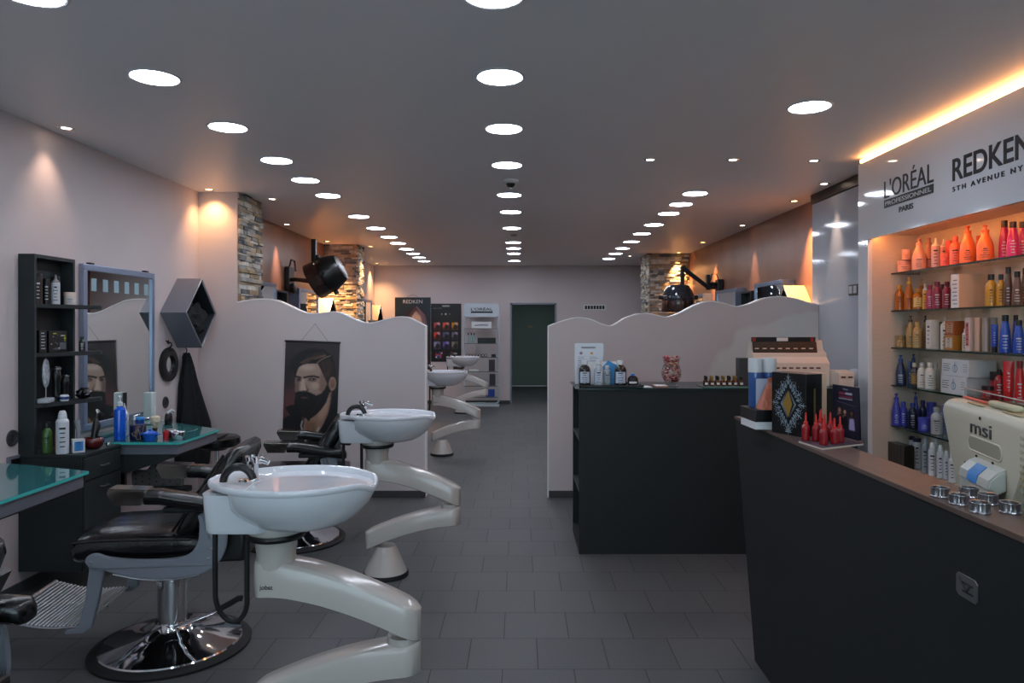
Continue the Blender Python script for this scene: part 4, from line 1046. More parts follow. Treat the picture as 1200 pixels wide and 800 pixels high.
# ================================================================ PRODUCTS
MC = {}
def unit(kind, key, fn):
    k = (kind, key)
    if k not in MC: MC[k] = fn()
    return MC[k]
def prod(name, kind, col, cap, loc, w, h, label, cat='bottle', group=None, rz=None, rough=.28, depth=None, metal=0, ink='d', lab=None, noink=False):
    """w, h in metres; local unit shape scaled"""
    cm = mat('product_%d_%d_%d_%s' % (*col, 'm' if metal else ''), col, rough, metal=metal, coat=.3)
    km = mat('cap_%d_%d_%d' % cap, cap, .35)
    im = INK if ink == 'd' else INKW
    if rz is None: rz = math.atan2(-loc[1], -loc[0])  # printed side turned to the aisle
    t = thing(name, label, cat, loc, rz, group, scale=(w, depth or w, h))
    def add(pn, key, fn, parent=t):
        me = unit(kind, (pn,)+key, fn); o = bpy.data.objects.new(pn, me); COL.objects.link(o); o.parent = parent; return o
    ck = (col, metal)
    def body():
        b = B()
        if kind == 'pump': b.lathe(cm, [(0, 0), (.46, 0), (.5, .02), (.5, .36), (.47, .45), (.38, .57), (.27, .68), (.21, .75), (.2, .80), (0, .80)], n=28)
        elif kind == 'pumpcyl': b.lathe(cm, [(0, 0), (.46, 0), (.5, .015), (.5, .64), (.46, .69), (.26, .73), (.24, .78), (0, .78)], n=32)
        elif kind == 'bottle': b.lathe(cm, [(0, 0), (.46, 0), (.5, .02), (.5, .60), (.47, .68), (.36, .76), (.24, .80), (.22, .84), (0, .84)], n=28)
        elif kind == 'taper': b.lathe(cm, [(0, 0), (.46, 0), (.5, .02), (.47, .35), (.40, .58), (.30, .78), (.24, .86), (0, .86)], n=28)
        elif kind == 'nozzle': b.lathe(cm, [(0, 0), (.46, 0), (.5, .02), (.5, .70), (.46, .74), (0, .74)], n=28)
        elif kind == 'jar': b.lathe(cm, [(0, 0), (.46, 0), (.5, .04), (.5, .62), (.46, .68), (0, .68)], n=30)
        elif kind == 'spray': b.lathe(cm, [(0, 0), (.46, 0), (.5, .01), (.5, .74), (.44, .79), (.33, .82), (0, .82)], n=28)
        elif kind == 'can': b.lathe(cm, [(0, 0), (.46, 0), (.5, .01), (.5, .86), (.46, .89), (0, .89)], n=28)
        elif kind == 'cyl': b.lathe(cm, [(0, 0), (.48, 0), (.5, .01), (.5, .97), (.46, 1), (0, 1)], n=30)
        elif kind == 'tube':
            rings = []
            for z, a, c in ((.2, .42, .42), (.24, .46, .44), (.5, .48, .36), (.8, .5, .18), (.95, .5, .05), (1.0, .5, .04)):
                rings.append([(c*math.cos(u), a*math.sin(u), z) for u in [2*PI*k/28 for k in range(28)]])
            b.loft(cm, rings)
        elif kind == 'box': b.bx(cm, -.5, .5, -.5, .5, 0, 1, .012, 1)
        elif kind == 'ampoule': b.lathe(cm, [(0, 0), (.44, 0), (.5, .03), (.5, .46), (.42, .54), (.25, .58), (.25, .60), (0, .60)], n=20)
        return b.mesh('body')
    bo = add('body', ck, body)
    def capf():
        b = B()
        if kind == 'pump':
            b.lathe(km, [(.23, .78), (.24, .85), (.10, .86), (.08, .93), (.16, .935), (.17, .975), (0, .985)], n=20)
            b.box(km, (.30, 0, .955), (.5, .13, .026), .01, 1)
        elif kind == 'pumpcyl':
            b.lathe(km, [(.25, .74), (.26, .83), (.11, .85), (.09, .93), (.17, .935), (.18, .975), (0, .985)], n=20); b.box(km, (.34, 0, .95), (.6, .14, .03), .01, 1)
        elif kind in ('bottle', 'taper'): b.lathe(km, [(.27, .83), (.28, .84), (.28, .985), (.26, 1), (0, 1)], n=22)
        elif kind == 'nozzle': b.lathe(km, [(.47, .73), (.46, .76), (.30, .80), (.16, .84), (.10, 1), (0, 1)], n=20)
        elif kind == 'jar': b.lathe(km, [(.5, .66), (.52, .68), (.52, .97), (.49, 1), (0, 1)], n=30)
        elif kind == 'spray': b.lathe(km, [(.34, .81), (.35, .84), (.30, .94), (.20, 1), (0, 1)], n=22)
        elif kind == 'can': b.lathe(km, [(.49, .87), (.49, .97), (.44, 1), (0, 1)], n=26)
        elif kind == 'tube': b.lathe(km, [(0, 0), (.40, 0), (.42, .01), (.42, .21), (0, .21)], n=24)
        elif kind == 'ampoule': b.lathe(km, [(.27, .57), (.27, .66), (.15, .69), (.10, .96), (.06, 1), (0, 1)], n=16)
        else: return None
        return b.mesh('cap')
    if kind not in ('box', 'cyl'): add('pump_head' if kind == 'pump' else ('lid' if kind == 'jar' else 'cap'), (cap,), capf)
    if kind in ('ampoule',) or noink: return t
    def inkf():
        b = B(); m = im
        z0, z1 = {'pump': (.08, .36), 'bottle': (.12, .56), 'taper': (.10, .5), 'nozzle': (.1, .64), 'jar': (.18, .5), 'spray': (.14, .66), 'can': (.15, .75), 'cyl': (.1, .9), 'tube': (.32, .75), 'box': (.15, .85)}[kind]
        if lab:
            lm = mat('label_%d_%d_%d' % lab, lab, .5)
            if kind == 'box': b.box(lm, (.502, 0, (z0+z1)/2), (.006, .7, z1-z0))
            else: b.lathe(lm, [(.512 if kind != 'taper' else .50, z0), (.512 if kind != 'taper' else .47, z1)], n=14, a0=-.9, a1=.9)
        q = random.Random(len(kind)*7+sum(col))
        n = 5
        for i in range(n):
            zc = z1-(z1-z0)*(i+.6)/n; hh = (z1-z0)*(.045 if i else .09); aw = q.uniform(.2, .5)
            if kind == 'box': b.box(m, (.507, 0, zc), (.005, aw*.9, hh))
            else:
                rad = .518
                if kind == 'taper': rad = .515-.16*max(0, zc-.30)
                if kind == 'tube': rad = .47-.45*max(0, zc-.28)
                b.lathe(m, [(rad, zc-hh/2), (rad, zc+hh/2)], n=8, a0=-aw, a1=aw, sy=(.98 if kind == 'tube' else 1))
        return b.mesh('printing')
    add('printing', (ck, ink, lab), inkf)
    return t

# ---- wall display with glass shelves
YN0, YN1 = 2.35, 4.85          # near and far end of the cabinet
dsp = thing('display_cabinet', 'white glossy wall cabinet with lettering over lit glass shelves full of hair products', 'display cabinet', (2.29, 0, 0))
WHP = mat('white_gloss_panel', (224, 228, 234), .07, spec=.7, coat=.4)
b = B(); b.bx(WHP, 0, .03, YN0, YN1, 2.02, 2.540, .002); hp = b.obj('header_panel', dsp)
b = B(); b.bx(WHP, 0, .03, 4.715, YN1, 0, 2.019, .002); b.bx(CREAM, .03, .355, 4.715, YN1, 0, 2.50); b.obj('end_panel', dsp, 'cream and white end panel')
b = B(); b.bx(CREAM, .335, .355, YN0, 4.714, .0, 2.06); b.obj('back_panel', dsp, 'cream glossy back panel')
b = B(); b.bx(CREAM, .03, .335, YN0, 4.714, 2.045, 2.06); b.obj('niche_top', dsp)
b = B(); b.bx(CREAM, .145, .335, YN0, 4.714, 0, .545); b.bx(WHITE, .135, .145, YN0, 4.714, 0, .548); b.obj('plinth', dsp)
b = B(); b.bx(WHP, 0, .355, YN0-.03, YN0, 0, 2.525); b.obj('near_end_panel', dsp)
SZ = [1.797, 1.553, 1.312, 1.067, .803]
for z in SZ:
    b = B(); b.bx(GSHELF, .146, .334, YN0+.01, 4.70, z-.010, z-.0005); b.bx(GEDGE, .1445, .146, YN0+.01, 4.70, z-.0102, z-.0005); b.bx(GEDGE, .146, .334, 4.70, 4.7015, z-.0102, z-.0005); b.obj('glass_shelf', dsp, 'clear glass shelf with dark green edge')
LEDW = mat('warm_led', (255, 200, 140), .5, emit=(255, 176, 104), estr=4.2)
LEDN = mat('warm_led_niche', (255, 190, 130), .5, emit=(255, 160, 84), estr=6.5)
b = B(); b.bx(LEDW, .008, .03, YN0, YN1-.01, 2.550, 2.570); b.obj('cove_light', dsp, 'glowing warm light strip along the ceiling')
b = B(); b.bx(LEDN, .045, .065, YN0, 4.70, 2.036, 2.044); b.obj('niche_light', dsp)
def htext(s, y0, y1, z0, z1, bold=.0, track=1.0, m=INK, name='lettering'):
    me = text_mesh(s, .1, m, width=abs(y0-y1), height=z1-z0, bold=bold, track=track, ext=.0015)
    return place_text(name, me, hp, (-.0015, y0, z0), (0, -1, 0), (0, 0, 1))
htext("L'ORÉAL", 4.50, 3.965, 2.247, 2.385, name='brand_lettering')
b = B(); b.bx(INK, -.003, -.0005, 3.965, 4.50, 2.188, 2.238); b.obj('lettering_bar', hp)
o = place_text('bar_lettering', text_mesh('PROFESSIONNEL', .1, INKW, width=.50, height=.026, ext=.0008), hp, (-.0040, 4.483, 2.200), (0, -1, 0), (0, 0, 1))
htext('PARIS', 4.325, 4.17, 2.135, 2.168, bold=.003, name='city_lettering')
htext('REDKEN', 3.79, 3.205, 2.214, 2.330, bold=.0015, name='brand_lettering')
htext('5TH AVENUE NYC', 3.79, 3.215, 2.158, 2.184, bold=.002, track=1.5, name='address_lettering')

def sh(si, px, wpx, top, kind, name, col, cap, label, row=0, z0=None, **k):
    X = 2.495+.075*row; Y = X*F/(px-VX)
    w = wpx*Y/F*.93
    if w > .115: w = .115
    if Y > 4.700-w/2: Y = 4.700-w/2; X = (px-VX)*Y/F
    zs = (SZ+[.5485])[si] if z0 is None else z0
    zt = 1.45+(VY-top)*Y/F
    prod(name, kind, col, cap, (X, Y, zs+.0002), w, zt-zs, label, **k)
    return zt
PK = (226, 160, 142); CO = (240, 112, 84); OR = (244, 120, 66); MG = (196, 30, 112); AM = (176, 96, 22); BE = (140, 28, 58); GO = (176, 140, 84)
S1 = 'on the top glass shelf'
z = sh(0, 1059.5, 15, 305.5, 'jar', 'hair_mask_jar', PK, PK, 'pale pink jar at the left end of the top glass shelf', cat='jar')
sh(0, 1062.5, 11, 292.5, 'jar', 'hair_mask_jar', PK, (222, 170, 160), 'small pink jar stacked on the pale pink jar, left end of the top shelf', z0=z+.001, cat='jar')
sh(0, 1077, 16, 279, 'pump', 'shampoo_bottle', PK, (224, 150, 126), 'front pale pink pump bottle, beside the stacked pink jars '+S1)
sh(0, 1088.5, 13, 278, 'pump', 'shampoo_bottle', (214, 140, 124), (200, 130, 110), 'half hidden pink pump bottle behind the white-nozzled one '+S1, row=1)
sh(0, 1096.5, 10, 279, 'nozzle', 'serum_bottle', (206, 160, 158), (236, 224, 214), 'mauve bottle with a white nozzle, the left one in front '+S1)
sh(0, 1106, 9, 280, 'nozzle', 'serum_bottle', (206, 150, 148), (236, 224, 214), 'second white-nozzled bottle, set back behind the coral jar '+S1, row=1)
sh(0, 1107.5, 11, 297, 'jar', 'hair_mask_jar', (240, 96, 84), CO, 'short coral red jar in the middle of the top glass shelf', cat='jar')
sh(0, 1112.8, 9, 282, 'jar', 'hair_mask_jar', (236, 84, 70), (240, 100, 80), 'tall coral container standing behind the short coral jar', row=1, cat='jar')
sh(0, 1119.3, 12.5, 277, 'bottle', 'shampoo_bottle', CO, CO, 'coral bottle with a flat cap right of the short coral jar')
sh(0, 1134, 18, 264, 'pump', 'shampoo_bottle', OR, (240, 110, 64), 'left of the two big orange pump bottles '+S1)
sh(0, 1146.5, 9, 276, 'bottle', 'shampoo_bottle', (226, 104, 60), (226, 104, 60), 'small orange bottle half hidden between the two big orange pump bottles', row=1)
sh(0, 1154.5, 19, 263, 'pump', 'shampoo_bottle', OR, (236, 108, 62), 'right of the two big orange pump bottles, next to the magenta ones')
sh(0, 1177, 13, 258.5, 'taper', 'shampoo_bottle', MG, (34, 22, 26), 'magenta bottle with black cap at the back, nearest the orange bottles', row=1, ink='w')
sh(0, 1187, 14.5, 260, 'taper', 'shampoo_bottle', MG, (34, 22, 26), 'front magenta bottle with black cap and white print '+S1, ink='w')
sh(0, 1198.5, 13, 260, 'taper', 'shampoo_bottle', MG, (34, 22, 26), 'magenta bottle cut by the right frame edge '+S1, row=1, ink='w')
S2 = 'on the second glass shelf'
sh(1, 1054, 11, 334, 'bottle', 'hair_oil_bottle', AM, (206, 140, 40), 'squat amber bottle at the left end of the second glass shelf', rough=.1)
sh(1, 1065.5, 12, 324, 'pump', 'hair_oil_bottle', AM, (216, 160, 50), 'amber pump bottle with a yellow pump head '+S2, rough=.1)
sh(1, 1080, 9, 326, 'pump', 'hair_oil_bottle', (150, 92, 30), (196, 150, 70), 'amber pump bottle set back behind the yellow-labelled one '+S2, row=1, rough=.1)
sh(1, 1075.5, 11.5, 338, 'bottle', 'hair_oil_bottle', (170, 100, 26), (190, 130, 40), 'amber bottle with a pale yellow label '+S2, lab=(226, 196, 120), rough=.1)
sh(1, 1084, 6, 332, 'nozzle', 'serum_bottle', (206, 158, 60), (180, 180, 186), 'slim golden bottle with a silver top '+S2, rough=.1)
sh(1, 1089.8, 9, 334, 'bottle', 'shampoo_bottle', (168, 48, 92), (150, 40, 74), 'pinkish berry bottle just right of the slim golden bottle', row=0, ink='w')
sh(1, 1098.3, 11.5, 330, 'bottle', 'shampoo_bottle', BE, (110, 22, 48), 'broad dark berry bottle, the left one in front '+S2, ink='w')
sh(1, 1104, 8, 333, 'bottle', 'shampoo_bottle', (124, 24, 54), (104, 20, 46), 'dark berry bottle glimpsed behind the two broad ones', row=1)
sh(1, 1109.7, 10.5, 330, 'bottle', 'shampoo_bottle', BE, (110, 22, 48), 'broad dark berry bottle, the right one in front '+S2, ink='w')
sh(1, 1119.6, 9, 330, 'bottle', 'shampoo_bottle', (122, 24, 52), (100, 20, 44), 'slimmer dark berry bottle next to the thin red carton')
sh(1, 1125.6, 3.4, 324, 'box', 'carton', (206, 40, 80), (0, 0, 0), 'thin raspberry red carton standing left of the white carton', cat='box', rz=PI, depth=.02)
# big white/beige carton
o = thing('carton', 'tall carton with a white front and beige side '+S2, 'box', (2.535, 4.03, 1.5532)); b = B(); b.bx(mat('beige_card', (214, 178, 150), .55), -.088, .088, -.035, .035, 0, .188, .001); b.obj('body', o); b = B(); b.bx(WHITE, -.0895, -.088, -.035, .035, 0, .188); 
for k_ in range(7): b.bx(INK, -.0902, -.0896, -.022, .012+.01*(k_ % 2), .02+k_*.022, .024+k_*.022)
b.obj('front_label', o)
sh(1, 1161.5, 13, 321.5, 'bottle', 'hair_oil_bottle', (198, 150, 50), (26, 22, 22), 'golden bottle with black cap in front of the beige carton side', rough=.1)
sh(1, 1173, 10, 321.5, 'bottle', 'hair_oil_bottle', (190, 140, 44), (26, 22, 22), 'second golden bottle with black cap, touching the dark brown bottle', rough=.1)
sh(1, 1181.5, 10.5, 313, 'taper', 'shampoo_bottle', (88, 58, 42), (22, 20, 20), 'tallest dark brown bottle '+S2, ink='w')
sh(1, 1192, 12, 318, 'taper', 'shampoo_bottle', (96, 66, 50), (22, 20, 20), 'front dark brown bottle, slightly shorter '+S2, ink='w')
sh(1, 1202, 12, 314, 'taper', 'shampoo_bottle', (88, 58, 42), (22, 20, 20), 'dark brown bottle cut by the right frame edge', row=1, ink='w')
S3 = 'on the third glass shelf'
sh(2, 1055.7, 10.5, 393, 'jar', 'hair_mask_jar', GO, (160, 128, 76), 'low gold jar at the left end of the third glass shelf', cat='jar')
sh(2, 1065, 8, 380.5, 'jar', 'hair_mask_jar', (160, 124, 72), (150, 118, 70), 'taller gold jar behind the low one '+S3, row=1, cat='jar')
sh(2, 1067, 10, 369, 'pump', 'shampoo_bottle', GO, (84, 52, 30), 'gold pump bottle with a dark head '+S3)
sh(2, 1075, 10.5, 377, 'bottle', 'shampoo_bottle', (190, 152, 96), (190, 152, 96), 'all gold bottle right of the gold pump bottle')
sh(2, 1084.5, 8, 369, 'pump', 'shampoo_bottle', (140, 108, 64), (50, 36, 26), 'darker gold pump bottle set back beside the white carton', row=1)
sh(2, 1092.8, 10.5, 375, 'box', 'carton', (218, 214, 206), (0, 0, 0), 'white carton with black print '+S3, cat='box', rz=PI, depth=.055)
sh(2, 1100.5, 5, 377, 'box', 'carton', (128, 96, 60), (0, 0, 0), 'narrow brown carton right of the white printed carton', row=1, cat='box', rz=PI, depth=.03)
sh(2, 1107, 9.5, 371, 'nozzle', 'serum_bottle', (216, 208, 196), (190, 186, 180), 'white bottle with translucent cap '+S3)
zz = sh(2, 1121, 20, 393, 'box', 'ampoule_box', (178, 116, 40), (0, 0, 0), 'lower amber product box with pale label, in the stack '+S3, cat='box', rz=PI, depth=.09, lab=(206, 188, 168), row=.3)
sh(2, 1121.5, 19, 376, 'box', 'ampoule_box', (160, 80, 30), (0, 0, 0), 'upper amber product box in the stack '+S3, z0=zz+.001, cat='box', rz=PI, depth=.085, lab=(190, 140, 104), row=.3)
sh(2, 1130.3, 5.5, 385, 'nozzle', 'serum_bottle', (196, 186, 170), (230, 228, 224), 'tiny white-tipped bottle left of the pink and white carton')
sh(2, 1137, 8, 372, 'box', 'carton', (226, 200, 194), (0, 0, 0), 'pink and white upright carton '+S3, cat='box', rz=PI, depth=.04, lab=(196, 110, 104))
sh(2, 1146.2, 8, 372, 'cyl', 'product_tube', (208, 168, 144), (0, 0, 0), 'plain beige cylinder '+S3, cat='tube', noink=True)
sh(2, 1155.5, 8.5, 372, 'cyl', 'product_tube', (158, 142, 134), (0, 0, 0), 'plain taupe cylinder right of the beige one', cat='tube', noink=True)
sh(2, 1164.5, 8, 372, 'cyl', 'product_tube', (160, 146, 138), (0, 0, 0), 'taupe cylinder behind the blue squeeze tube', cat='tube', row=1, noink=True)
sh(2, 1165.5, 7.4, 380, 'tube', 'squeeze_tube', (34, 70, 176), (18, 20, 26), 'blue squeeze tube standing on its black cap '+S3, cat='tube', ink='w')
sh(2, 1178, 13.5, 369, 'taper', 'shampoo_bottle', (32, 76, 184), (16, 18, 24), 'left blue bottle with black cap '+S3, ink='w')
sh(2, 1190.5, 9, 369, 'taper', 'shampoo_bottle', (28, 66, 166), (16, 18, 24), 'blue bottle at the back between two other blue ones', row=1, ink='w')
sh(2, 1194, 12.5, 375, 'taper', 'shampoo_bottle', (32, 76, 184), (16, 18, 24), 'shorter blue bottle in front, near the right frame edge', ink='w')
sh(2, 1206, 10, 369, 'taper', 'shampoo_bottle', (28, 66, 166), (16, 18, 24), 'blue bottle cut by the right frame edge', row=1, ink='w')
S4 = 'on the fourth glass shelf'
NV = (22, 44, 84)
sh(3, 1055.5, 11.5, 415, 'pump', 'shampoo_bottle', NV, (36, 80, 150), 'dark navy pump bottle at the left end of the fourth glass shelf', ink='w')
sh(3, 1070.5, 9, 414, 'pump', 'shampoo_bottle', NV, (30, 70, 136), 'navy pump bottle at the back '+S4, row=1, ink='w')
sh(3, 1066.5, 6, 423, 'bottle', 'shampoo_bottle', (24, 52, 100), (36, 84, 150), 'smaller navy bottle between the two navy pump bottles', ink='w')
sh(3, 1072, 9.8, 425, 'bottle', 'shampoo_bottle', (40, 42, 50), (190, 180, 160), 'dark bottle with a gold label '+S4, lab=(164, 128, 70))
sh(3, 1080.6, 11, 424.6, 'bottle', 'shampoo_bottle', (214, 210, 202), (206, 202, 196), 'left white bottle '+S4)
sh(3, 1096.5, 9, 425, 'bottle', 'shampoo_bottle', (196, 192, 186), (190, 186, 180), 'white bottle half hidden behind the right white bottle', row=1)
sh(3, 1090.2, 12.6, 424.6, 'bottle', 'shampoo_bottle', (216, 212, 206), (206, 202, 196), 'right white bottle, against the stacked white boxes')
for k_, (y0, y1, za, zb, lb) in enumerate(((3.93, 4.17, 1.0672, 1.168, 'lower white treatment box with a blue drawing '+S4), (3.91, 4.16, 1.169, 1.262, 'upper white treatment box with a blue drawing '+S4))):
    o = thing('treatment_box', lb, 'box', (2.45, (y0+y1)/2, za)); hy = (y1-y0)/2; hz = zb-za
    b = B(); b.bx(mat('white_card', (206, 208, 210), .5), 0, .15, -hy, hy, 0, hz, .001); b.obj('body', o)
    b = B(); bl = mat('blue_print', (60, 120, 160), .5)
    b.lathe(bl, [(.018, 0), (.022, .0006), (.018, .001)], (-.0006, 0, hz*.45), 20, rot=Matrix.Rotation(PI/2, 4, 'Y')); b.bx(bl, -.001, -.0002, -.002, .002, hz*.3, hz*.85)
    for i in range(4): b.bx(INK, -.001, -.0002, hy-.07-.01*(i % 2), hy-.015, hz*(.3+.13*i), hz*(.33+.13*i)); b.bx(INK, -.001, -.0002, -hy+.015, -hy+.05, hz*(.3+.13*i), hz*(.32+.13*i))
    b.obj('printing', o)
sh(3, 1168.5, 15, 435.5, 'jar', 'hair_mask_jar', (170, 20, 26), (30, 14, 16), 'large red jar with black lid set back '+S4, row=1, cat='jar', ink='w')
sh(3, 1158, 14, 452, 'jar', 'hair_mask_jar', (178, 22, 28), (32, 14, 16), 'low red jar with black lid right above the monitor', cat='jar', ink='w')
sh(3, 1171, 10.5, 433, 'bottle', 'shampoo_bottle', (150, 20, 28), (22, 16, 18), 'red bottle with black cap '+S4, ink='w')
sh(3, 1182, 12, 423, 'tube', 'squeeze_tube', (206, 26, 30), (200, 24, 28), 'bright red squeeze tube '+S4, cat='tube', ink='w')
sh(3, 1195, 12, 423, 'taper', 'shampoo_bottle', (196, 26, 30), (120, 20, 26), 'red bottle near the right frame edge '+S4, ink='w')
S5 = 'on the lowest glass shelf'
VI = (66, 72, 176)
sh(4, 1050.5, 11, 460, 'pump', 'shampoo_bottle', VI, (60, 66, 166), 'tall violet blue pump bottle at the left end of the lowest glass shelf', ink='w')
sh(4, 1073, 8, 459, 'pump', 'shampoo_bottle', (54, 62, 156), (50, 58, 150), 'violet blue pump bottle at the back '+S5, row=1)
sh(4, 1058.8, 9.3, 470.6, 'bottle', 'shampoo_bottle', VI, (70, 78, 182), 'violet blue bottle beside the tall pump bottle '+S5, ink='w')
sh(4, 1069.6, 10.5, 472, 'bottle', 'shampoo_bottle', (18, 24, 52), (40, 56, 130), 'navy black bottle '+S5, ink='w')
sh(4, 1081.5, 9, 469, 'bottle', 'shampoo_bottle', (20, 28, 64), (34, 44, 104), 'navy bottle at the back above the violet jar', row=1)
sh(4, 1091.5, 10.5, 471, 'jar', 'hair_mask_jar', (62, 66, 160), (46, 52, 136), 'tall violet jar at the back '+S5, row=1, cat='jar')
sh(4, 1083.4, 14, 489, 'jar', 'hair_mask_jar', VI, (70, 76, 176), 'low violet blue jar in front '+S5, cat='jar', ink='w')
sh(4, 1097.6, 13, 477, 'bottle', 'shampoo_bottle', (170, 168, 168), (160, 158, 158), 'silver grey bottle '+S5)
sh(4, 1107, 12, 474, 'bottle', 'shampoo_bottle', (110, 116, 160), (120, 124, 160), 'greyish violet bottle half hidden by the monitor corner', row=1)
for i in range(5):
    Y = 4.69-.04*i
    prod('product_box', 'box', (26, 24, 22), (0, 0, 0), (2.452, Y, .5487), .065, .145, '%s of five black boxes on the cabinet plinth' % ('leftmost', 'second from left', 'middle', 'second from right', 'rightmost')[i], 'box', 'black boxes on the plinth', rz=PI, depth=.037)
SW = (196, 202, 210)
sh(5, 1068.5, 7, 511, 'can', 'hair_spray_can', SW, (22, 30, 56), 'slim white can with a navy cap at the back of the plinth row', row=1.1)
sh(5, 1074.7, 9.7, 513, 'can', 'hair_spray_can', (202, 206, 212), (22, 30, 56), 'white can with a navy cap in front on the plinth', row=.42)
sh(5, 1084, 8.5, 512, 'spray', 'hair_spray_can', (140, 148, 158), (150, 156, 164), 'grey spray can with a clear cap beside the navy-capped cans')
sh(5, 1096, 8, 512, 'spray', 'hair_spray_can', (170, 176, 184), (190, 196, 204), 'pale grey spray can set back between white ones', row=1)
sh(5, 1092.7, 9.7, 518, 'spray', 'mousse_can', (206, 208, 212), (216, 218, 222), 'front white mousse can with a domed cap and black print')
sh(5, 1102, 8.5, 521, 'spray', 'mousse_can', (196, 200, 206), (214, 216, 220), 'second white mousse can from the left with a domed cap')
sh(5, 1109, 7, 528, 'spray', 'mousse_can', (200, 204, 210), (214, 216, 220), 'slim short white can between two mousse cans', row=.2)
sh(5, 1116, 9, 530, 'spray', 'mousse_can', (206, 208, 212), (214, 216, 220), 'white can with a black triangle, closest to the monitor edge')
# ================================================================ DARK CABINET IN THE MIDDLE
cab = thing('counter_cabinet', 'dark counter cabinet standing before the right partition, open shelves at its left end', 'cabinet', (0, 0, 0))
cx0, cx1, cy0, cy1, cz = .378, 2.15, 4.56, 5.10, 1.042
b = B(); b.bx(DARKD, cx0+.022, cx1, cy0, cy0+.022, .0, cz, .001); b.bx(DARKD, cx0+.30, cx1, cy0+.022, cy1-.02, 0, cz-.02); b.bx(DARKD, cx0, cx1, cy1-.02, cy1, 0, cz, .001)
b.bx(DARKD, cx0, cx0+.022, cy0, cy0+.02, 0, cz); b.bx(DARKD, cx0, cx0+.30, cy0+.02, cy1-.02, 0, .06); b.obj('carcass', cab)
for z in (.38, .71):
    b = B(); b.bx(DARKC, cx0+.002, cx0+.30, cy0+.022, cy1-.02, z, z+.018, .001); b.obj('shelf', cab)
b = B(); b.bx(DARKC, cx0-.004, cx1, cy0-.004, cy1+.004, cz, cz+.006); b.bx(glassmat('tinted_top_glass', (150, 170, 168)), cx0-.02, cx1, cy0-.012, cy1+.006, cz+.0065, cz+.0125); b.bx(GEDGE, cx0-.02, cx1, cy0-.0135, cy0-.012, cz+.0065, cz+.0125)
b.obj('glass_top', cab, 'dark top with a thin glass sheet')
CT = cz+.013
# tray with bottles, sheet of paper
t = thing('tray', 'small black tray at the left end of the dark counter cabinet', 'tray', (.60, 4.70, CT)); b = B(); b.bx(BLACK, -.20, .19, -.12, .12, 0, .006, .002); b.obj('base', t)
b = B(); b.tube(BLACK, [(-.20, -.12, .012), (.19, -.12, .012), (.19, .12, .012), (-.20, .12, .012)], .006, 8, closed=True); b.obj('rim', t)
t = thing('information_sheet', 'white notice sheet in a clear stand behind the dark bottles', 'sign', (.375, 4.86, CT))
pic = Pic(21, 29.7, 84, (206, 212, 220)); pic.rect(4.8, 2.6, 15.2, 3.3, (70, 74, 84), .2)
for x, c in ((4.5, (90, 70, 110)), (12.4, (220, 150, 70))): pic.ell(x, 7, .9, .9, c, .2); pic.ell(x+.5, 7.1, .5, .5, (200, 90, 50), .2)
for i in range(16):
    pic.line([(2.4, 9.4+i*1.1), (2.4+(5.5, 4.2, 6)[i % 3], 9.4+i*1.1)], .35, (130, 136, 146), .1, .8); pic.line([(11, 9.4+i*1.1), (11+(4.4, 6, 5)[i % 3], 9.4+i*1.1)], .35, (140, 146, 156), .1, .8)
pic.sheet('printed_sheet', t, .19, .272, (0, -.002, .276), (1, 0, 0), (0, 0, -1))
b = B(); b.bx(GSHELF, -.004, .194, .0, .003, 0, .28); b.bx(GSHELF, -.004, .194, -.03, .05, 0, .003); b.obj('acrylic_stand', t)
DB = (30, 24, 24)
AMB = dict(lab=(190, 200, 216), rz=-PI/2-.1, rough=.12)
prod('pump_bottle', 'bottle', DB, (214, 216, 220), (.425, 4.68, CT+.007), .075, .165, 'leftmost dark bottle with white label and cap on the tray', **AMB)
prod('pump_bottle', 'bottle', (170, 178, 186), (220, 222, 226), (.515, 4.67, CT+.007), .062, .17, 'clear pale bottle with white label, middle of the tray', **AMB)
prod('pump_bottle', 'bottle', (150, 160, 168), (206, 210, 214), (.575, 4.72, CT+.007), .05, .13, 'small greyish bottle set back between the tray bottles', lab=(180, 190, 200), rz=-PI/2)
prod('pump_bottle', 'bottle', DB, (214, 216, 220), (.655, 4.66, CT+.007), .078, .165, 'rightmost dark bottle with white label and cap on the tray', **AMB)
b = B(); b.prism(mat('blue_leaflet', (60, 140, 200), .4), [(.0, 0), (.13, 0), (.13, .12), (.06, .16), (0, .09)], 0, .003, 'y'); b.bx(WHITE, -.10, .15, .004, .02, .0, .15, .002); o = b.obj('leaflet_holder'); tag(o, 'blue and white leaflet pack standing behind the tray bottles', 'leaflet', loc=(.53, 4.775, CT+.007))
b = B(); b.lathe(BLACK, [(0, 0), (.03, 0), (.036, .02), (.034, .05), (.02, .065), (.0, .07)], (0, 0, 0), 20); b.lathe(mat('blue_cap', (40, 120, 210), .3), [(0, .066), (.012, .066), (.012, .08), (0, .082)], (0, 0, 0), 14); b.lathe(WHITE, [(.036, .018), (.0365, .03)], n=10, a0=-2.4, a1=-.9); o = b.obj('small_pot'); tag(o, 'small black pot with blue knob at the right end of the tray', 'pot', loc=(.735, 4.66, CT+.007))
for k, (x, y, w, c, lb) in enumerate(((.80, 4.66, .10, (190, 194, 200), 'white card lying on the dark cabinet right of the tray'), (.915, 4.66, .085, (150, 110, 104), 'small reddish notepad lying on the dark cabinet left of the sweet jar'))):
    b = B(); b.bx(mat('paper_%d' % k, c, .6), -w/2, w/2, -.06, .06, 0, .003+.007*k, .001); 
    if k: b.bx(WHITE, -w/2+.006, w/2-.006, -.05, .05, .0101, .0115)
    tag(b.obj('card' if not k else 'notepad'), lb, 'card' if not k else 'notepad', loc=(x, y, CT), rz=.1*(1-k))
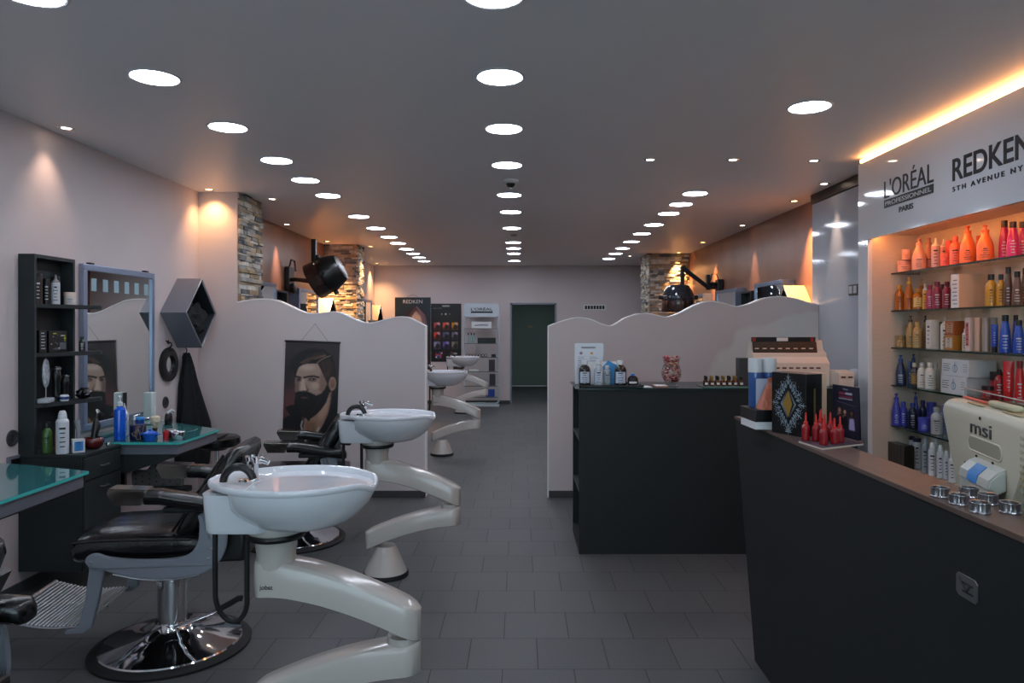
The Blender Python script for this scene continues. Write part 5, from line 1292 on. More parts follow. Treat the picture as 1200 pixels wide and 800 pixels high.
# sweets jar
t = thing('sweet_jar', 'lidless glass vase full of pink and red wrapped sweets', 'jar', (1.005, 4.75, CT))
CG = glassmat('jar_glass', (240, 244, 244))
b = B(); b.lathe(CG, [(.03, .0), (.045, .004), (.03, .014), (.05, .03), (.066, .065), (.068, .095), (.058, .13), (.05, .145), (.056, .175), (.062, .192), (.059, .192), (.052, .174), (.046, .146), (.054, .13), (.064, .095), (.062, .066), (.046, .032), (0, .018)], n=40); b.obj('glass', t)
b = B(); q = random.Random(11); cs = [mat('sweet_%d' % i, c, .35) for i, c in enumerate(((214, 92, 100), (232, 170, 160), (240, 220, 206), (224, 130, 70), (150, 40, 56)))]
for i in range(330):
    z = q.uniform(.028, .195); rr_ = {0: .044, 1: .058, 2: .061, 3: .05, 4: .043, 5: .048, 6: .054}[min(6, int((z-.02)/.027))]
    a = q.uniform(0, 2*PI); r_ = rr_*math.sqrt(q.uniform(.25, 1))*.93; m_ = cs[3] if .14 < z < .165 and q.random() < .6 else q.choice(cs[:3]+[cs[4]])
    b.box(m_, (r_*math.cos(a), r_*math.sin(a), z), (.016, .010, .009), .002, 1, Matrix.Rotation(q.uniform(0, PI), 4, 'Z') @ Matrix.Rotation(q.uniform(-1, 1), 4, 'X'))
o = b.obj('sweets'); o['kind'] = 'stuff'; tag(o, 'heap of pink, red and cream wrapped sweets filling the glass vase', 'sweets', loc=(1.005, 4.75, CT)); o['kind'] = 'stuff'
# vials on a glass plate
t = thing('glass_plate', 'thin clear glass plate under the little brown vials', 'plate', (1.335, 4.72, CT)); b = B(); b.bx(CG, -.15, .17, -.10, .10, 0, .006); b.obj('plate', t); b = B(); b.bx(mat('plate_edge', (110, 150, 144), .2), -.15, .17, -.1012, -.10, 0, .006); b.obj('edge', t)
VB = mat('brown_vial_glass', (92, 52, 24), .1, coat=.4); k = 0
for r_ in range(2):
    for i in range(7):
        t = thing('perfume_vial', 'tiny %s brown vial, %s from left in the %s row' % (('dark capped', 'gold capped')[i % 2], ('first', 'second', 'third', 'fourth', 'fifth', 'sixth', 'seventh')[i], ('front', 'back')[r_]), 'vial', (1.215+i*.038+r_*.012, 4.67+r_*.07, CT+.0062), 0, 'small vials on the glass plate')
        b = B(); b.lathe(VB, [(0, 0), (.013, 0), (.015, .004), (.015, .028), (.007, .036), (.007, .042), (0, .042)], n=18); b.obj('body', t)
        b = B(); b.lathe([BLACK, mat('gold_cap', (190, 150, 84), .3, metal=.8)][i % 2], [(.0085, .038), (.0095, .040), (.009, .062), (0, .063)], n=16); b.obj('cap', t)
        b = B(); b.lathe(WHITE, [(.0153, .008), (.0153, .022)], n=8, a0=-2.3, a1=-.9); b.obj('label', t)
b = B(); b.bx(mat('graphite_box', (52, 54, 56), .5), 0, .11, 0, .08, 0, .185, .002); tag(b.obj('box'), 'plain dark grey upright box behind the blue tubes on the dark cabinet', 'box', loc=(1.44, 4.70, CT))
# tiered swatch stand
t = thing('swatch_stand', 'tiered cream display stand with a black header and dark slots, at the far right', 'display stand', (1.56, 4.74, CT))
CRW = mat('cream_card', (222, 206, 192), .5); SLOT = mat('brown_slot', (92, 50, 36), .5); STRP = mat('dark_patterned_card', (30, 28, 28), .4, vary=.5, vscale=40)
b = B(); b.prism(CRW, [(0, 0), (0, .15), (.05, .19), (.05, .21), (.10, .235), (.12, .30), (.14, .30), (.24, .02), (.24, 0)], .0, .49, 'x'); b.obj('stand_body', t)
b = B()
b.box(STRP, (.22, .075, .252), (.43, .008, .075), .001, 1, Matrix.Rotation(-.25, 4, 'X')); b.box(BLACK, (.22, .10, .305), (.43, .012, .032), .001); b.box(mat('red_tag', (150, 30, 34), .5), (.02, .092, .306), (.02, .008, .026)); b.box(MATS['red_tag'], (.41, .092, .306), (.02, .008, .026)); b.box(WHITE, (.21, .092, .306), (.075, .006, .024)); 
b.obj('header', t)
b = B()
for i in range(8): b = B(); b.box(SLOT, (.10+i*.045, -.001, .118), (.028, .004, .010)); b.obj('slot', t)
b = B()
for i in range(9): b.box(CRW, (.03+i*.052, .066, .225+.02), (.026, .004, .006), 0, 1, Matrix.Rotation(-.25, 4, 'X'))
b.obj('header_clips', t)
b = B(); b.bx(STRP, -.0, .072, -.004, -.001, .06, .15); b.obj('dark_end_card', t)
t = thing('swatch_stand', 'lower cream box with dark slots right of the tiered stand', 'display stand', (2.056, 4.62, CT)); b = B(); b.bx(CRW, 0, .10, 0, .15, 0, .095, .003); b.bx(CRW, 0, .10, .05, .15, .095, .105); b.obj('stand_body', t); b = B()
for i in range(2): b = B(); b.box(SLOT, (.03+i*.045, -.001, .066), (.028, .004, .011)); b.obj('slot', t)
t = thing('soap_dispenser', 'white glossy ball shaped dispenser on the glossy panel, half hidden by the product cabinet', 'dispenser', (2.529, 5.26, 1.075))
b = B(); b.lathe(WHITE, [(0, 0), (.035, 0), (.035, .02), (0, .02)], n=30, rot=Matrix.Rotation(-PI/2, 4, 'Y')); b.obj('wall_mount', t)
b = B(); b.lathe(mat('opal_glass', (214, 218, 224), .12, coat=.5), [(.066*math.sin(PI*k/24), -.066*math.cos(PI*k/24)) for k in range(25)], (-.072, 0, 0), n=36); b.obj('body', t)

# ================================================================ RECEPTION DESK
desk = thing('reception_desk', 'large black reception desk with leaning front and brown ledge', 'desk', (0, 0, 0))
YA, YZ = 1.33, 3.11; ZT = 1.06
def lean(x0, x1, y0, y1, z0, z1, dx, m, nm):
    b = B(); b.loft(m, [[(x0+dx, y0, z0), (x1+dx, y0, z0), (x1+dx, y1, z0), (x0+dx, y1, z0)], [(x0, y0, z1), (x1, y0, z1), (x1, y1, z1), (x0, y1, z1)]]); return b.obj(nm, desk)
lean(.936, .975, YA, YZ, 0, ZT-.012, .084, DARKD, 'front_panel')
b = B(); b.loft(DARKD, [[(.975+.084, YZ-.03, 0), (1.13, YZ-.03, 0), (1.13, YZ, 0), (.975+.084, YZ, 0)], [(.975, YZ-.03, ZT-.012), (1.13, YZ-.03, ZT-.012), (1.13, YZ, ZT-.012), (.975, YZ, ZT-.012)]]); b.obj('far_end_panel', desk)
b = B(); b.loft(DARKD, [[(.975+.084, YA, 0), (1.75, YA, 0), (1.75, YA+.03, 0), (.975+.084, YA+.03, 0)], [(.975, YA, ZT-.012), (1.75, YA, ZT-.012), (1.75, YA+.03, ZT-.012), (.975, YA+.03, ZT-.012)]]); b.obj('near_end_panel', desk)
b = B(); b.prism(DTOP, [(.932, YA-.002), (1.75, YA-.002), (1.75, YA+.06), (1.072, YA+.06), (1.072, 2.36), (1.135, 2.42), (1.135, YZ+.002), (.932, YZ+.002)], ZT-.012, ZT, 'z', .001); b.obj('ledge_top', desk, 'brown desk ledge')
b = B(); b.bx(DARKD, 1.03, 1.05, YA+.03, YZ-.03, .05, ZT-.012); b.bx(DARKD, 1.05, 1.13, 2.42, 2.44, .6, ZT-.012); b.obj('inner_panel', desk)
b = B(); b.bx(DTOP, 1.051, 1.75, YA+.031, 2.41, .63, .659, .002); b.obj('work_top', desk)
b = B(); b.prism(STEEL, [(1.488, .872), (1.545, .872), (1.553, .880), (1.553, .915), (1.545, .922), (1.488, .922), (1.480, .915), (1.480, .880)], .9435, .9465, 'x', .001)
# sticker follows the leaning face
o = b.obj('sticker', desk, 'small silver sticker on the desk front'); o.location = (-.9435+.936+.084*(ZT-.897)/ZT-.004, 0, 0)
b = B(); b.tube(INK, [(.9425, 1.505, .905), (.9425, 1.515, .888), (.9425, 1.54, .912)][::-1], .002, 6); 
for z in (.903, .885): b.bx(INK, .9425, .9432, 1.494, 1.53, z, z+.004)
c = b.obj('sticker_print', o)

# metal clip tins on the ledge
t0 = thing('metal_tin', '', 'tin', (0, 0, 0), 0, 'small fluted metal tins on the desk ledge')
b = B(); n = 64; rings = []
for z, r0 in ((0, .0205), (.002, .021), (.004, .0185), (.019, .0185), (.021, .0195), (.022, .019), (.0215, .0165), (.012, .016)):
    rings.append([((r0*(1+(.055*math.cos(12*2*PI*k/n) if .003 < z < .020 and r0 > .017 else 0)))*math.cos(2*PI*k/n), (r0*(1+(.055*math.cos(12*2*PI*k/n) if .003 < z < .020 and r0 > .017 else 0)))*math.sin(2*PI*k/n), z) for k in range(n)])
b.loft(STEEL, rings); b.obj('body', t0); b = B(); b.lathe(mat('tin_inside', (120, 90, 70), .3, metal=.8), [(0, .0125), (.0155, .0125)], n=24); b.obj('inside', t0)
for i, (x, y, lb) in enumerate(((.962, 1.640, 'front left fluted metal tin, farthest from the camera in the front row'), (.963, 1.572, 'second fluted metal tin along the front edge of the ledge'), (1.028, 1.640, 'fluted metal tin at the back, nearest the white cans'), (.964, 1.502, 'fluted metal tin in front nearest the camera on the desk edge'), (1.029, 1.575, 'fluted metal tin at the back in front of the monitor stand'), (1.026, 1.500, 'rightmost fluted metal tin, left of the candle glass'))):
    o = t0 if i == 0 else dup(t0, (0, 0, 0)); o.location = (x, y, ZT+.0002); o['label'] = lb
t = thing('candle_glass', 'glass tumbler with an orange candle, cut by the right frame edge', 'candle', (1.040, 1.437, ZT+.0002))
b = B(); b.lathe(CG, [(0, 0), (.022, 0), (.0235, .002), (.026, .062), (.0245, .062), (.022, .006), (0, .005)], n=32); b.obj('glass', t); b = B(); b.lathe(mat('orange_wax', (220, 140, 80), .5), [(0, .0055), (.0215, .0065), (.0228, .042), (0, .042)], n=28); b.obj('wax', t)

# all-in-one computer seen from behind
mo = thing('computer_monitor', 'cream all-in-one computer monitor seen from behind on the desk', 'monitor', (1.277, 2.15, .6605), 0); mo.scale = (1.13, 1.13, 1.13)
d = Vector((-.224, -.974, 0)).normalized(); mo.rotation_euler = (0, 0, math.atan2(d.y, d.x))
# local x: along the monitor towards the camera, local y: towards the screen side (+X world), z up
MB_ = mat('cream_monitor_plastic', (198, 192, 172), .38, bump=.02, bscale=400)
W_ = .53; ht = .511
def outline(inset, zt, zb, n=5):
    o = []; r_ = .03
    tl = (inset, zt); tr = (W_-inset, zt); brr = (W_-.185-inset*.6, zb); bl = (.185+inset*.6, zb)
    P_ = [tl, tr, brr, bl]
    for i in range(4):
        p = Vector(P_[i]); a = (Vector(P_[i-1])-p).normalized(); c = (Vector(P_[(i+1) % 4])-p).normalized()
        for k in range(n+1):
            t_ = k/n; p0 = p+a*r_; p1 = p+c*r_; o.append(p0*(1-t_)**2+p*2*t_*(1-t_)+p1*t_*t_)
    return o
b = B(); rings = []
for y, ins, tp in ((-.012, .010, .490), (-.008, .004, .499), (.002, .0, .507), (.016, -.002, .511), (.060, -.002, .511), (.066, .002, .507)):
    rings.append([(p.x, y+.0*p.y, p.y) for p in outline(ins, tp, .17+ins)])
b.loft(MB_, rings, cap1=True); b.obj('back_shell', mo, angle=30)
b = B(); b.loft(BLACK, [[(p.x, .0665, p.y) for p in outline(.012, .498, .18)], [(p.x, .069, p.y) for p in outline(.014, .496, .182)]]); b.obj('screen', mo)
me = text_mesh('msi', .05, mat('logo_grey', (70, 70, 74), .4), width=.118, height=.030, bold=.0, ext=.001)
place_text('maker_logo', me, mo, (.209, -.0135, .447), (1, 0, 0), (0, 0, 1))
b = B(); sl = []
for cx_, a0 in ((.365, -PI/2), (.213, PI/2)):
    for k in range(9): a = a0+PI*k/8; sl.append((cx_+.0165*math.cos(a), .423+.0165*math.sin(a)))
b.prism(mat('recess_plastic', (160, 158, 138), .45), sl, -.0135, -.011, 'y'); b.tube(MB_, [(x, -.0125, z) for x, z in sl], .0025, 6, closed=True); b.obj('handle_recess', mo)
for x in (.18, .38): b = B(); b.prism(mat('vent_tan', (178, 160, 122), .5), [(x-.045, .005), (x+.045, .005), (x+.045, .028), (x-.045, .028)], .5095, .512, 'z'); b.obj('vent', mo)
b = B()
for k in range(9):
    for j in range(3): b.lathe(MATS['vent_tan'], [(0, -.0008), (.004, -.0008), (.004, .001)], (.47+j*.012, -.012, .36+k*.014), 8, rot=Matrix.Rotation(PI/2, 4, 'X'))
b.obj('vents', mo)
b = B()
for x, z in ((.265, .487), (.245, .396), (.335, .396)): b.lathe(BLACK, [(0, -.001), (.004, -.001), (.004, .001)], (x, -.0135, z), 10, rot=Matrix.Rotation(PI/2, 4, 'X'))
b.bx(BLACK, .172, .21, -.0138, -.011, .345, .372); b.bx(BLACK, .18, .205, -.0138, -.011, .30, .325); b.obj('ports', mo)
# stand
b = B(); SG = mat('pale_grey_plastic', (196, 198, 190), .35)
b.prism(SG, [(-.012, .395), (-.012, .350), (-.030, .340), (-.050, .352), (-.046, .370), (-.028, .388)], .238, .405, 'x', .004)
hinge = b.obj('stand_hinge', mo); b = B(); b.prism(mat('blue_label', (40, 130, 205), .4), [(-.0285, .3895), (-.0470, .371), (-.0513, .352), (-.050, .3518), (-.0455, .370), (-.028, .388)], .292, .345, 'x'); b.obj('blue_label', hinge)
b = B(); b.loft(SG, [[(.20, -.085, .02), (.345, -.085, .02), (.345, -.065, .02), (.20, -.065, .02)], [(.242, -.045, .350), (.395, -.045, .350), (.395, -.022, .350), (.242, -.022, .350)]]); b.bx(SG, .14, .36, -.085, .10, 0, .02, .006); b.obj('stand_leg', mo)
b = B(); b.tube(WHITE, [(.392, -.02, .33), (.398, -.04, .25), (.392, -.05, .12), (.37, -.05, .03)], .003, 8); b.obj('cable', mo)
# webcam bar and red strip lying on the top edge
o = thing('webcam', 'cream webcam bar sitting on top of the monitor', 'camera', (0, 0, 0)); R_ = mo.rotation_euler.copy()
o.location = mo.location+Vector((d.x*.30, d.y*.30, .512))*1.13; o.rotation_euler = R_; o.scale = (1.13, 1.13, 1.13)
b = B(); b.box(mat('cream_bar', (190, 182, 150), .4), (0, .025, .007), (.135, .024, .014), .006, 3); b.obj('bar', o); b = B(); b.cyl(BLACK, (0, .034, .007), (0, .040, .007), .004, 12); b.obj('lens', o)
o = thing('red_pen', 'red pen lying along the top of the monitor beside the webcam bar', 'pen', (0, 0, 0)); o.location = mo.location+Vector((d.x*.045, d.y*.045, .512+.004))*1.13; o.rotation_euler = R_; o.scale = (1.13, 1.13, 1.13)
b = B(); b.cyl(mat('red_plastic', (216, 74, 50), .35), (0, .03, 0), (.165, .026, 0), .0038, 12); b.obj('barrel', o); b = B(); b.cyl(BLACK, (-.012, .0303, 0), (0, .03, 0), .0015, 10, .0036); b.obj('tip', o)
o = thing('clear_holder', 'clear acrylic strip standing along the back of the monitor top', 'holder', (0, 0, 0)); o.location = mo.location+Vector((d.x*.01, d.y*.01, .5125))*1.13; o.rotation_euler = R_; o.scale = (1.13, 1.13, 1.13)
b = B(); b.bx(CG, 0, .50, .0425, .045, 0, .022); b.tube(mat('clear_rim', (196, 190, 184), .2), [(0, .0437, .002), (0, .0437, .0235), (.50, .0437, .0235)], .0012, 6); b.obj('strip', o)

# things at the far end of the ledge
t = thing('flat_box', 'flat black box with a white lower half overhanging the desk corner', 'box', (.888, 2.700, ZT+.0002), R(2))
b = B(); b.bx(WHITE, 0, .16, 0, .16, 0, .028, .001); b.obj('lower_half', t); b = B(); b.bx(BLACK, -.001, .161, -.001, .161, .0282, .074, .0015); b.obj('lid', t)
for k, (x, y) in enumerate(((.925, 2.815), (.980, 2.815))):
    t = thing('lotion_bottle', '%s blue bottle with a frosted white top standing on the flat black box' % ('left', 'right')[k], 'bottle', (x, y-.0, ZT+.0745), 0, 'blue bottles on the flat box')
    b = B(); b.lathe(mat('blue_liquid', (54, 88, 146), .12, coat=.4), [(0, 0), (.024, 0), (.026, .004), (.026, .135), (0, .135)], n=28); b.obj('body', t)
    b = B(); b.lathe(mat('frosted_cap', (200, 202, 204), .3), [(0, .135), (.027, .135), (.027, .186), (.025, .19), (0, .19)], n=28); b.obj('cap', t)
b = B(); b.bx(mat('pale_blue_card', (178, 186, 206), .5), 0, .062, -.0015, .0015, 0, .112); tag(b.obj('white_card'), 'pale card leaning against the two blue bottles', 'card', loc=(.915, 2.775, ZT+.0745), rz=.03)
t = thing('pyramid_package', 'copper pink glittering pyramid pack on the flat black box', 'package', (.950, 2.737, ZT+.0745))
b = B(); cp_ = mat('copper_foil', (214, 130, 104), .3, metal=.6, bump=.8, bscale=90); b.loft(cp_, [[(-.038, -.036, 0), (.038, -.036, 0), (.038, .036, 0), (-.038, .036, 0)], [(-.004, -.004, .098), (.004, -.004, .098), (.004, .004, .098), (-.004, .004, .098)]]); b.obj('pyramid', t)
b = B(); b.loft(cp_, [[(-.004, -.003, .094), (.004, -.003, .094), (.004, .003, .094), (-.004, .003, .094)], [(-.002, -.002, .103), (.016, -.004, .106), (.018, .004, .104), (-.002, .003, .103)], [(.004, -.012, .120), (.030, -.01, .122), (.032, .010, .118), (.002, .012, .119)]]); b.obj('foil_tip', t)
# gift box with ornament
g = thing('gift_box', 'black gift box with silver snowflake ornament and gold diamond window', 'box', (.929, 2.642, ZT+.0002)); dd = Vector((.42, -.907, 0)).normalized(); g.rotation_euler = (0, 0, math.atan2(dd.y, dd.x))
gw, gh, gd = .162, .222, .076   # local x along the front, y to the rear
b = B(); b.bx(BLACK, 0, gw, 0, gd, 0, gh, .0015); b.obj('carton', g)
b = B(); gm = mat('gold_window', (190, 150, 76), .3, metal=.6); cxx, czz = gw/2, gh*.50
b.prism(gm, [(cxx-.027, czz), (cxx, czz-.047), (cxx+.018, czz), (cxx, czz+.047)], -.0012, -.0004, 'y'); b.obj('window', g)
b = B(); SV = mat('silver_foil_print', (160, 178, 190), .4, metal=.2)
def leaf(cx_, cz_, a, L, w):
    u = Vector((math.cos(a), math.sin(a))); v = Vector((-u.y, u.x)); p = Vector((cx_, cz_))
    b.prism(SV, [tuple(p), tuple(p+u*L*.5+v*w*.6), tuple(p+u*L), tuple(p+u*L*.5-v*w*.6)], -.0014, -.0006, 'y')
b.tube(SV, [(cxx+sx_*(.034), -.001, czz+sz_*.055) for sx_, sz_ in ((-1, 0), (0, -1), (1, 0), (0, 1))], .0011, 6, closed=True)
b.tube(SV, [(cxx+sx_*(.029), -.001, czz+sz_*.048) for sx_, sz_ in ((-1, 0), (0, -1), (1, 0), (0, 1))], .0007, 6, closed=True)
for k in range(24):
    a = 2*PI*k/24; ex, ez = .036*math.cos(a), .056*math.sin(a)
    f_ = abs(math.cos(a))+abs(math.sin(a)); px_, pz_ = cxx+ex/f_*1.25, czz+ez/f_*1.25
    leaf(px_, pz_, a, (.040, .024)[k % 2], .0034); leaf(px_, pz_, a+.45, .022, .0016); leaf(px_, pz_, a-.45, .022, .0016)
    ex2, ez2 = math.cos(a)*.020, math.sin(a)*.022
    leaf(px_+ex2, pz_+ez2, a+.9, .013, .0014); leaf(px_+ex2, pz_+ez2, a-.9, .013, .0014)
    b.box(SV, (cxx+math.cos(a)*.067, -.001, czz+math.sin(a)*.092), (.0018, .0008, .0018))
for i in range(3): b.bx(SV, cxx-.014+.002*i, cxx+.014-.002*i, -.0014, -.0006, .010+.005*i, .0125+.005*i)
b.obj('silver_ornament', g)
b = B(); b.bx(mat('dull_gold_strip', (96, 78, 44), .5), gw-.0002, gw+.0006, .036, .045, .03, .17); b.obj('side_strip', g)
b = B(); b.bx(mat('beige_card', (214, 178, 150), .55), 0, .032, 0, .09, 0, .218, .001); tag(b.obj('beige_box'), 'upright beige box edge between the gift box and the navy show card', 'box', loc=(1.082, 2.600, ZT+.0002), rz=0)
# ampoule display
t = thing('ampoule_display', 'navy show card with three portraits standing on a wedge tray on the desk ledge', 'display', (0, 0, ZT+.0002))
b = B(); b.prism(mat('tray_card', (92, 70, 84), .5), [(.934, 2.40), (.952, 2.255), (1.128, 2.350), (1.112, 2.50), (1.00, 2.475)], .006, .009, 'z'); b.prism(CRW, [(.935, 2.402), (.953, 2.258), (.957, 2.262), (.939, 2.406)], 0, .006, 'z'); b.prism(CRW, [(.953, 2.256), (1.128, 2.351), (1.126, 2.355), (.951, 2.260)], 0, .006, 'z'); b.prism(BLACK, [(.945, 2.41), (.96, 2.275), (1.118, 2.357), (1.10, 2.49), (1.00, 2.465)], 0, .0055, 'z')
b.obj('tray', t)
pic = Pic(110, 190, 80, (30, 30, 46)); pic.ell(55, 120, 50, 60, (40, 38, 58), 20)
pic.line([(46, 12), (64, 13)], 4, (170, 170, 186), 1); pic.rect(28, 24, 52, 33, (150, 50, 74), .8); pic.rect(54, 24, 82, 32, (180, 180, 196), .8); pic.rect(28, 37, 84, 42, (150, 40, 70), 1); pic.rect(28, 46, 82, 49, (150, 146, 160), .6); pic.line([(20, 60), (92, 70)], 1.4, (110, 110, 130), .5)
for x, y, c, h_ in ((30, 92, (190, 140, 112), (92, 58, 40)), (52, 96, (200, 150, 126), (40, 26, 26)), (80, 98, (120, 78, 58), (20, 16, 18))):
    pic.ell(x, y+6, 10, 20, h_, 2); pic.ell(x, y, 5.5, 8, c, 1); pic.poly([(x-9, y+18), (x+9, y+18), (x+13, y+60), (x-12, y+60)], (26, 24, 30) if x < 80 else (170, 158, 200), 1.5); pic.line([(x-8, y+20), (x-3, y+12), (x+4, y+12)], 4, c, 1, .8)
cd = pic.sheet('show_card', t, .152, .175, (1.093, 2.505, .187), (.022, -.150, 0), (.004, -.002, -1), 'printed_paper', .4)
b = B(); b.loft(MATS['backing_navy'] if 'backing_navy' in MATS else mat('backing_navy', (30, 30, 44), .6), [[(1.0935, 2.506, .187), (1.1155, 2.355, .187), (1.118, 2.356, .187), (1.096, 2.507, .187)], [(1.0975, 2.504, .015), (1.1195, 2.353, .015), (1.122, 2.354, .015), (1.100, 2.505, .015)]]); b.obj('card_back', t)
AR = (140, 18, 24)
for i, (x, y, h_, lb) in enumerate(((.952, 2.385, .100, 'leftmost red ampoule, standing apart on the tray'), (.975, 2.300, .092, 'front centre red ampoule nearest the camera'), (.982, 2.375, .096, 'second red ampoule from the left edge of the tray'), (1.000, 2.352, .098, 'tall red ampoule in the middle of the tray cluster'), (1.018, 2.318, .090, 'red ampoule in the front row, right of centre'), (1.010, 2.410, .104, 'red ampoule at the back of the cluster, left one'), (1.038, 2.395, .100, 'red ampoule at the back beside the show card'), (1.048, 2.345, .092, 'rightmost red ampoule in front of the portraits'), (1.030, 2.450, .104, 'red ampoule hindmost on the tray'))):
    prod('red_ampoule', 'ampoule', AR, (196, 34, 30), (x, y, ZT+.0095), .026, h_*.93, lb, 'ampoule', 'red ampoules on the tray', rough=.12)

# ================================================================ SMALL THINGS AT THE LEFT STATION
def P_(name, kind, col, cap, x, y, z, w, h, label, **k): return prod(name, kind, col, cap, (x, y, z+.0003), w, h, label, **k)
Z1, Z2, Z3, ZC, ZG = 1.572, 1.302, 1.024, .752, .762
XS = XW+.055
KB = (24, 24, 26)
P_('styling_bottle', 'can', (44, 32, 28), KB, XS+.012, 3.945, Z1, .042, .165, 'black and brown can at the left on the top shelf of the left unit', ink='w')
P_('styling_bottle', 'can', KB, (30, 30, 32), XS, 4.035, Z1, .036, .145, 'black can left of the silver tube on the top shelf', ink='w')
P_('squeeze_tube', 'nozzle', (190, 192, 198), (120, 122, 128), XS+.025, 4.075, Z1, .046, .170, 'silver white tube standing on the top shelf of the left unit', cat='tube')
P_('styling_bottle', 'can', KB, (26, 26, 28), XS-.018, 4.150, Z1, .040, .165, 'black bottle with white print right of the silver tube', ink='w')
P_('cream_jar', 'jar', (196, 190, 186), (220, 200, 186), XS+.035, 4.19, Z1, .062, .075, 'white jar at the right end of the top shelf', cat='jar')
o = thing('product_box', 'black printed product carton, left one on the middle shelf', 'box', (XS-.01, 3.955, Z2+.0003)); b = B(); b.bx(KB and BLACK, -.025, .045, -.03, .03, 0, .125, .001); b.obj('carton', o); b = B()
for i in range(6): b.bx(INKW, .0452, .0458, -.018, .016-.006*(i % 2), .022+i*.017, .026+i*.017)
b.obj('printing', o)
o = thing('product_box', 'wide black carton with grey and yellow print on the middle shelf', 'box', (XS, 4.085, Z2+.0003)); b = B(); b.bx(BLACK, -.03, .03, -.075, .085, 0, .12, .001); b.obj('carton', o); b = B(); q = random.Random(9)
gp = mat('grey_print', (92, 98, 104), .5); yl = mat('yellow_print', (190, 190, 40), .5)
for i in range(14): y_ = q.uniform(-.065, .055); z_ = q.uniform(.01, .10); b.bx(q.choice([gp, INKW, gp]), .0302, .0307, y_, y_+q.uniform(.008, .03), z_, z_+q.uniform(.003, .012))
b.bx(yl, .0307, .0312, -.04, -.01, .103, .109); b.bx(yl, .0307, .0312, .055, .075, .075, .082); b.bx(yl, .0307, .0312, .062, .068, .06, .098); b.bx(gp, .0302, .0307, .02, .075, .015, .055); b.obj('printing', o)
P_('styling_bottle', 'bottle', KB, (34, 34, 36), XS+.085, 4.225, Z2, .034, .085, 'small black bottle on the protruding end of the middle shelf', ink='w')
# oval silver ornament on a stand
t = thing('table_mirror', 'oval silver patterned brush head on a small white stand, third shelf', 'ornament', (XS+.03, 3.985, Z3+.0003), .25)
b = B(); b.bx(mat('silver_stand', (180, 184, 190), .4, bump=.5, bscale=60), -.028, .028, -.05, .05, 0, .026, .006); b.obj('foot', t); b = B(); b.cyl(STEEL, (0, 0, .024), (0, 0, .09), .004, 10); b.obj('stem', t)
b = B(); b.lathe(mat('silver_pattern', (176, 182, 190), .45, bump=1.0, bscale=70, vary=.4, vscale=60), [(0, -.006), (.05, -.006), (.056, 0), (.05, .006), (0, .006)], (0, 0, .165), 36, sx=1.5, sy=.78, rot=Matrix.Rotation(PI/2, 4, 'Y')); b.obj('oval_head', t)
def figurine(x, y, z, h, label, name='hair_clipper'):
    t = thing(name, label, 'clipper', (x, y, z+.0003))
    b = B(); b.lathe(BLACK, [(0, 0), (.028, 0), (.03, .02*h/.2), (.02, .03*h/.2), (.019, .5*h), (.024, .62*h), (.023, .8*h), (.015, .86*h), (0, .87*h)], n=24); b.obj('body', t)
    b = B(); b.bx(STEEL, -.016, .016, -.022, .022, .86*h, .93*h, .003); b.lathe(CHROME, [(0, .93*h), (.013, .94*h), (.016, .965*h), (.010, .995*h), (0, h)], n=16); b.obj('blade', t)
figurine(XS+.03, 4.075, Z3, .205, 'tall dark hair clipper in its stand beside the oval silver head')
figurine(XS+.02, 4.165, Z3, .15, 'shorter black trimmer right of the tall clipper on the third shelf', 'hair_trimmer')
b = B(); b.lathe(WHITE, [(0, 0), (.02, 0), (.024, .008), (.024, .03), (.018, .036), (0, .036)], n=20); b.lathe(mat('deep_blue', (40, 60, 120), .3), [(.0245, .01), (.0245, .026)], n=20); tag(b.obj('small_pot'), 'tiny white and blue pot at the foot of the tall clipper', 'pot', loc=(XS+.075, 4.075, Z3+.0003))
b = B(); tb = bmesh.new(); bmesh.ops.create_icosphere(tb, subdivisions=3, radius=.04)
for v in tb.verts: v.co *= 1+.35*mn.noise(v.co*60); v.co.z = max(v.co.z*.85+.03, 0)
b.merge(tb, mat('dark_chrome', (60, 60, 62), .2, metal=.9)); tag(b.obj('ribbed_ball'), 'round dark metallic ball at the right on the third shelf', 'ornament', loc=(XS+.10, 4.215, Z3+.0003))
# on the drawer cabinet
P_('styling_bottle', 'bottle', (60, 96, 40), KB, XW+.125, 3.935, ZC, .05, .17, 'dark green bottle behind the tall white can on the cabinet top')
P_('hair_oil_bottle', 'bottle', (196, 110, 30), KB, XW+.155, 3.990, ZC, .040, .16, 'orange bottle half hidden behind the tall white can on the cabinet top')
P_('hair_spray_can', 'spray', (204, 208, 216), (206, 210, 216), XW+.215, 3.925, ZC, .064, .235, 'tall white spray can on the dark cabinet top')
P_('product_box', 'box', (206, 210, 216), KB, XW+.27, 3.975, ZC, .06, .072, 'small white carton with a blue patch beside the tall white can', cat='box', rz=-.9, lab=(50, 130, 200))
b = B(); b.tube(mat('clear_grey', (150, 154, 160), .2), [(0, 0, .005), (.004, 0, .10), (-.006, 0, .165)], [.012, .012, .016], 10); tag(b.obj('comb_tube'), 'slim pale grey tube standing behind the white carton', 'tube', loc=(XW+.21, 4.07, ZC+.0003))
t = thing('shaving_bowl', 'dark red glass bowl with a black brush handle on the cabinet top', 'bowl', (XW+.285, 4.095, ZC+.0003))
b = B(); b.lathe(mat('dark_red_glass', (84, 18, 22), .08, coat=.5), [(0, 0), (.03, 0), (.045, .012), (.055, .04), (.05, .058), (.045, .062), (.042, .058), (.048, .04), (.038, .016), (0, .01)], n=32); b.obj('bowl', t)
b = B(); b.tube(BLACK, [(0, 0, .02), (.003, .006, .08), (.010, .012, .13), (.0, .02, .165)], [.022, .018, .022, .010], 12); b.obj('brush_handle', t)
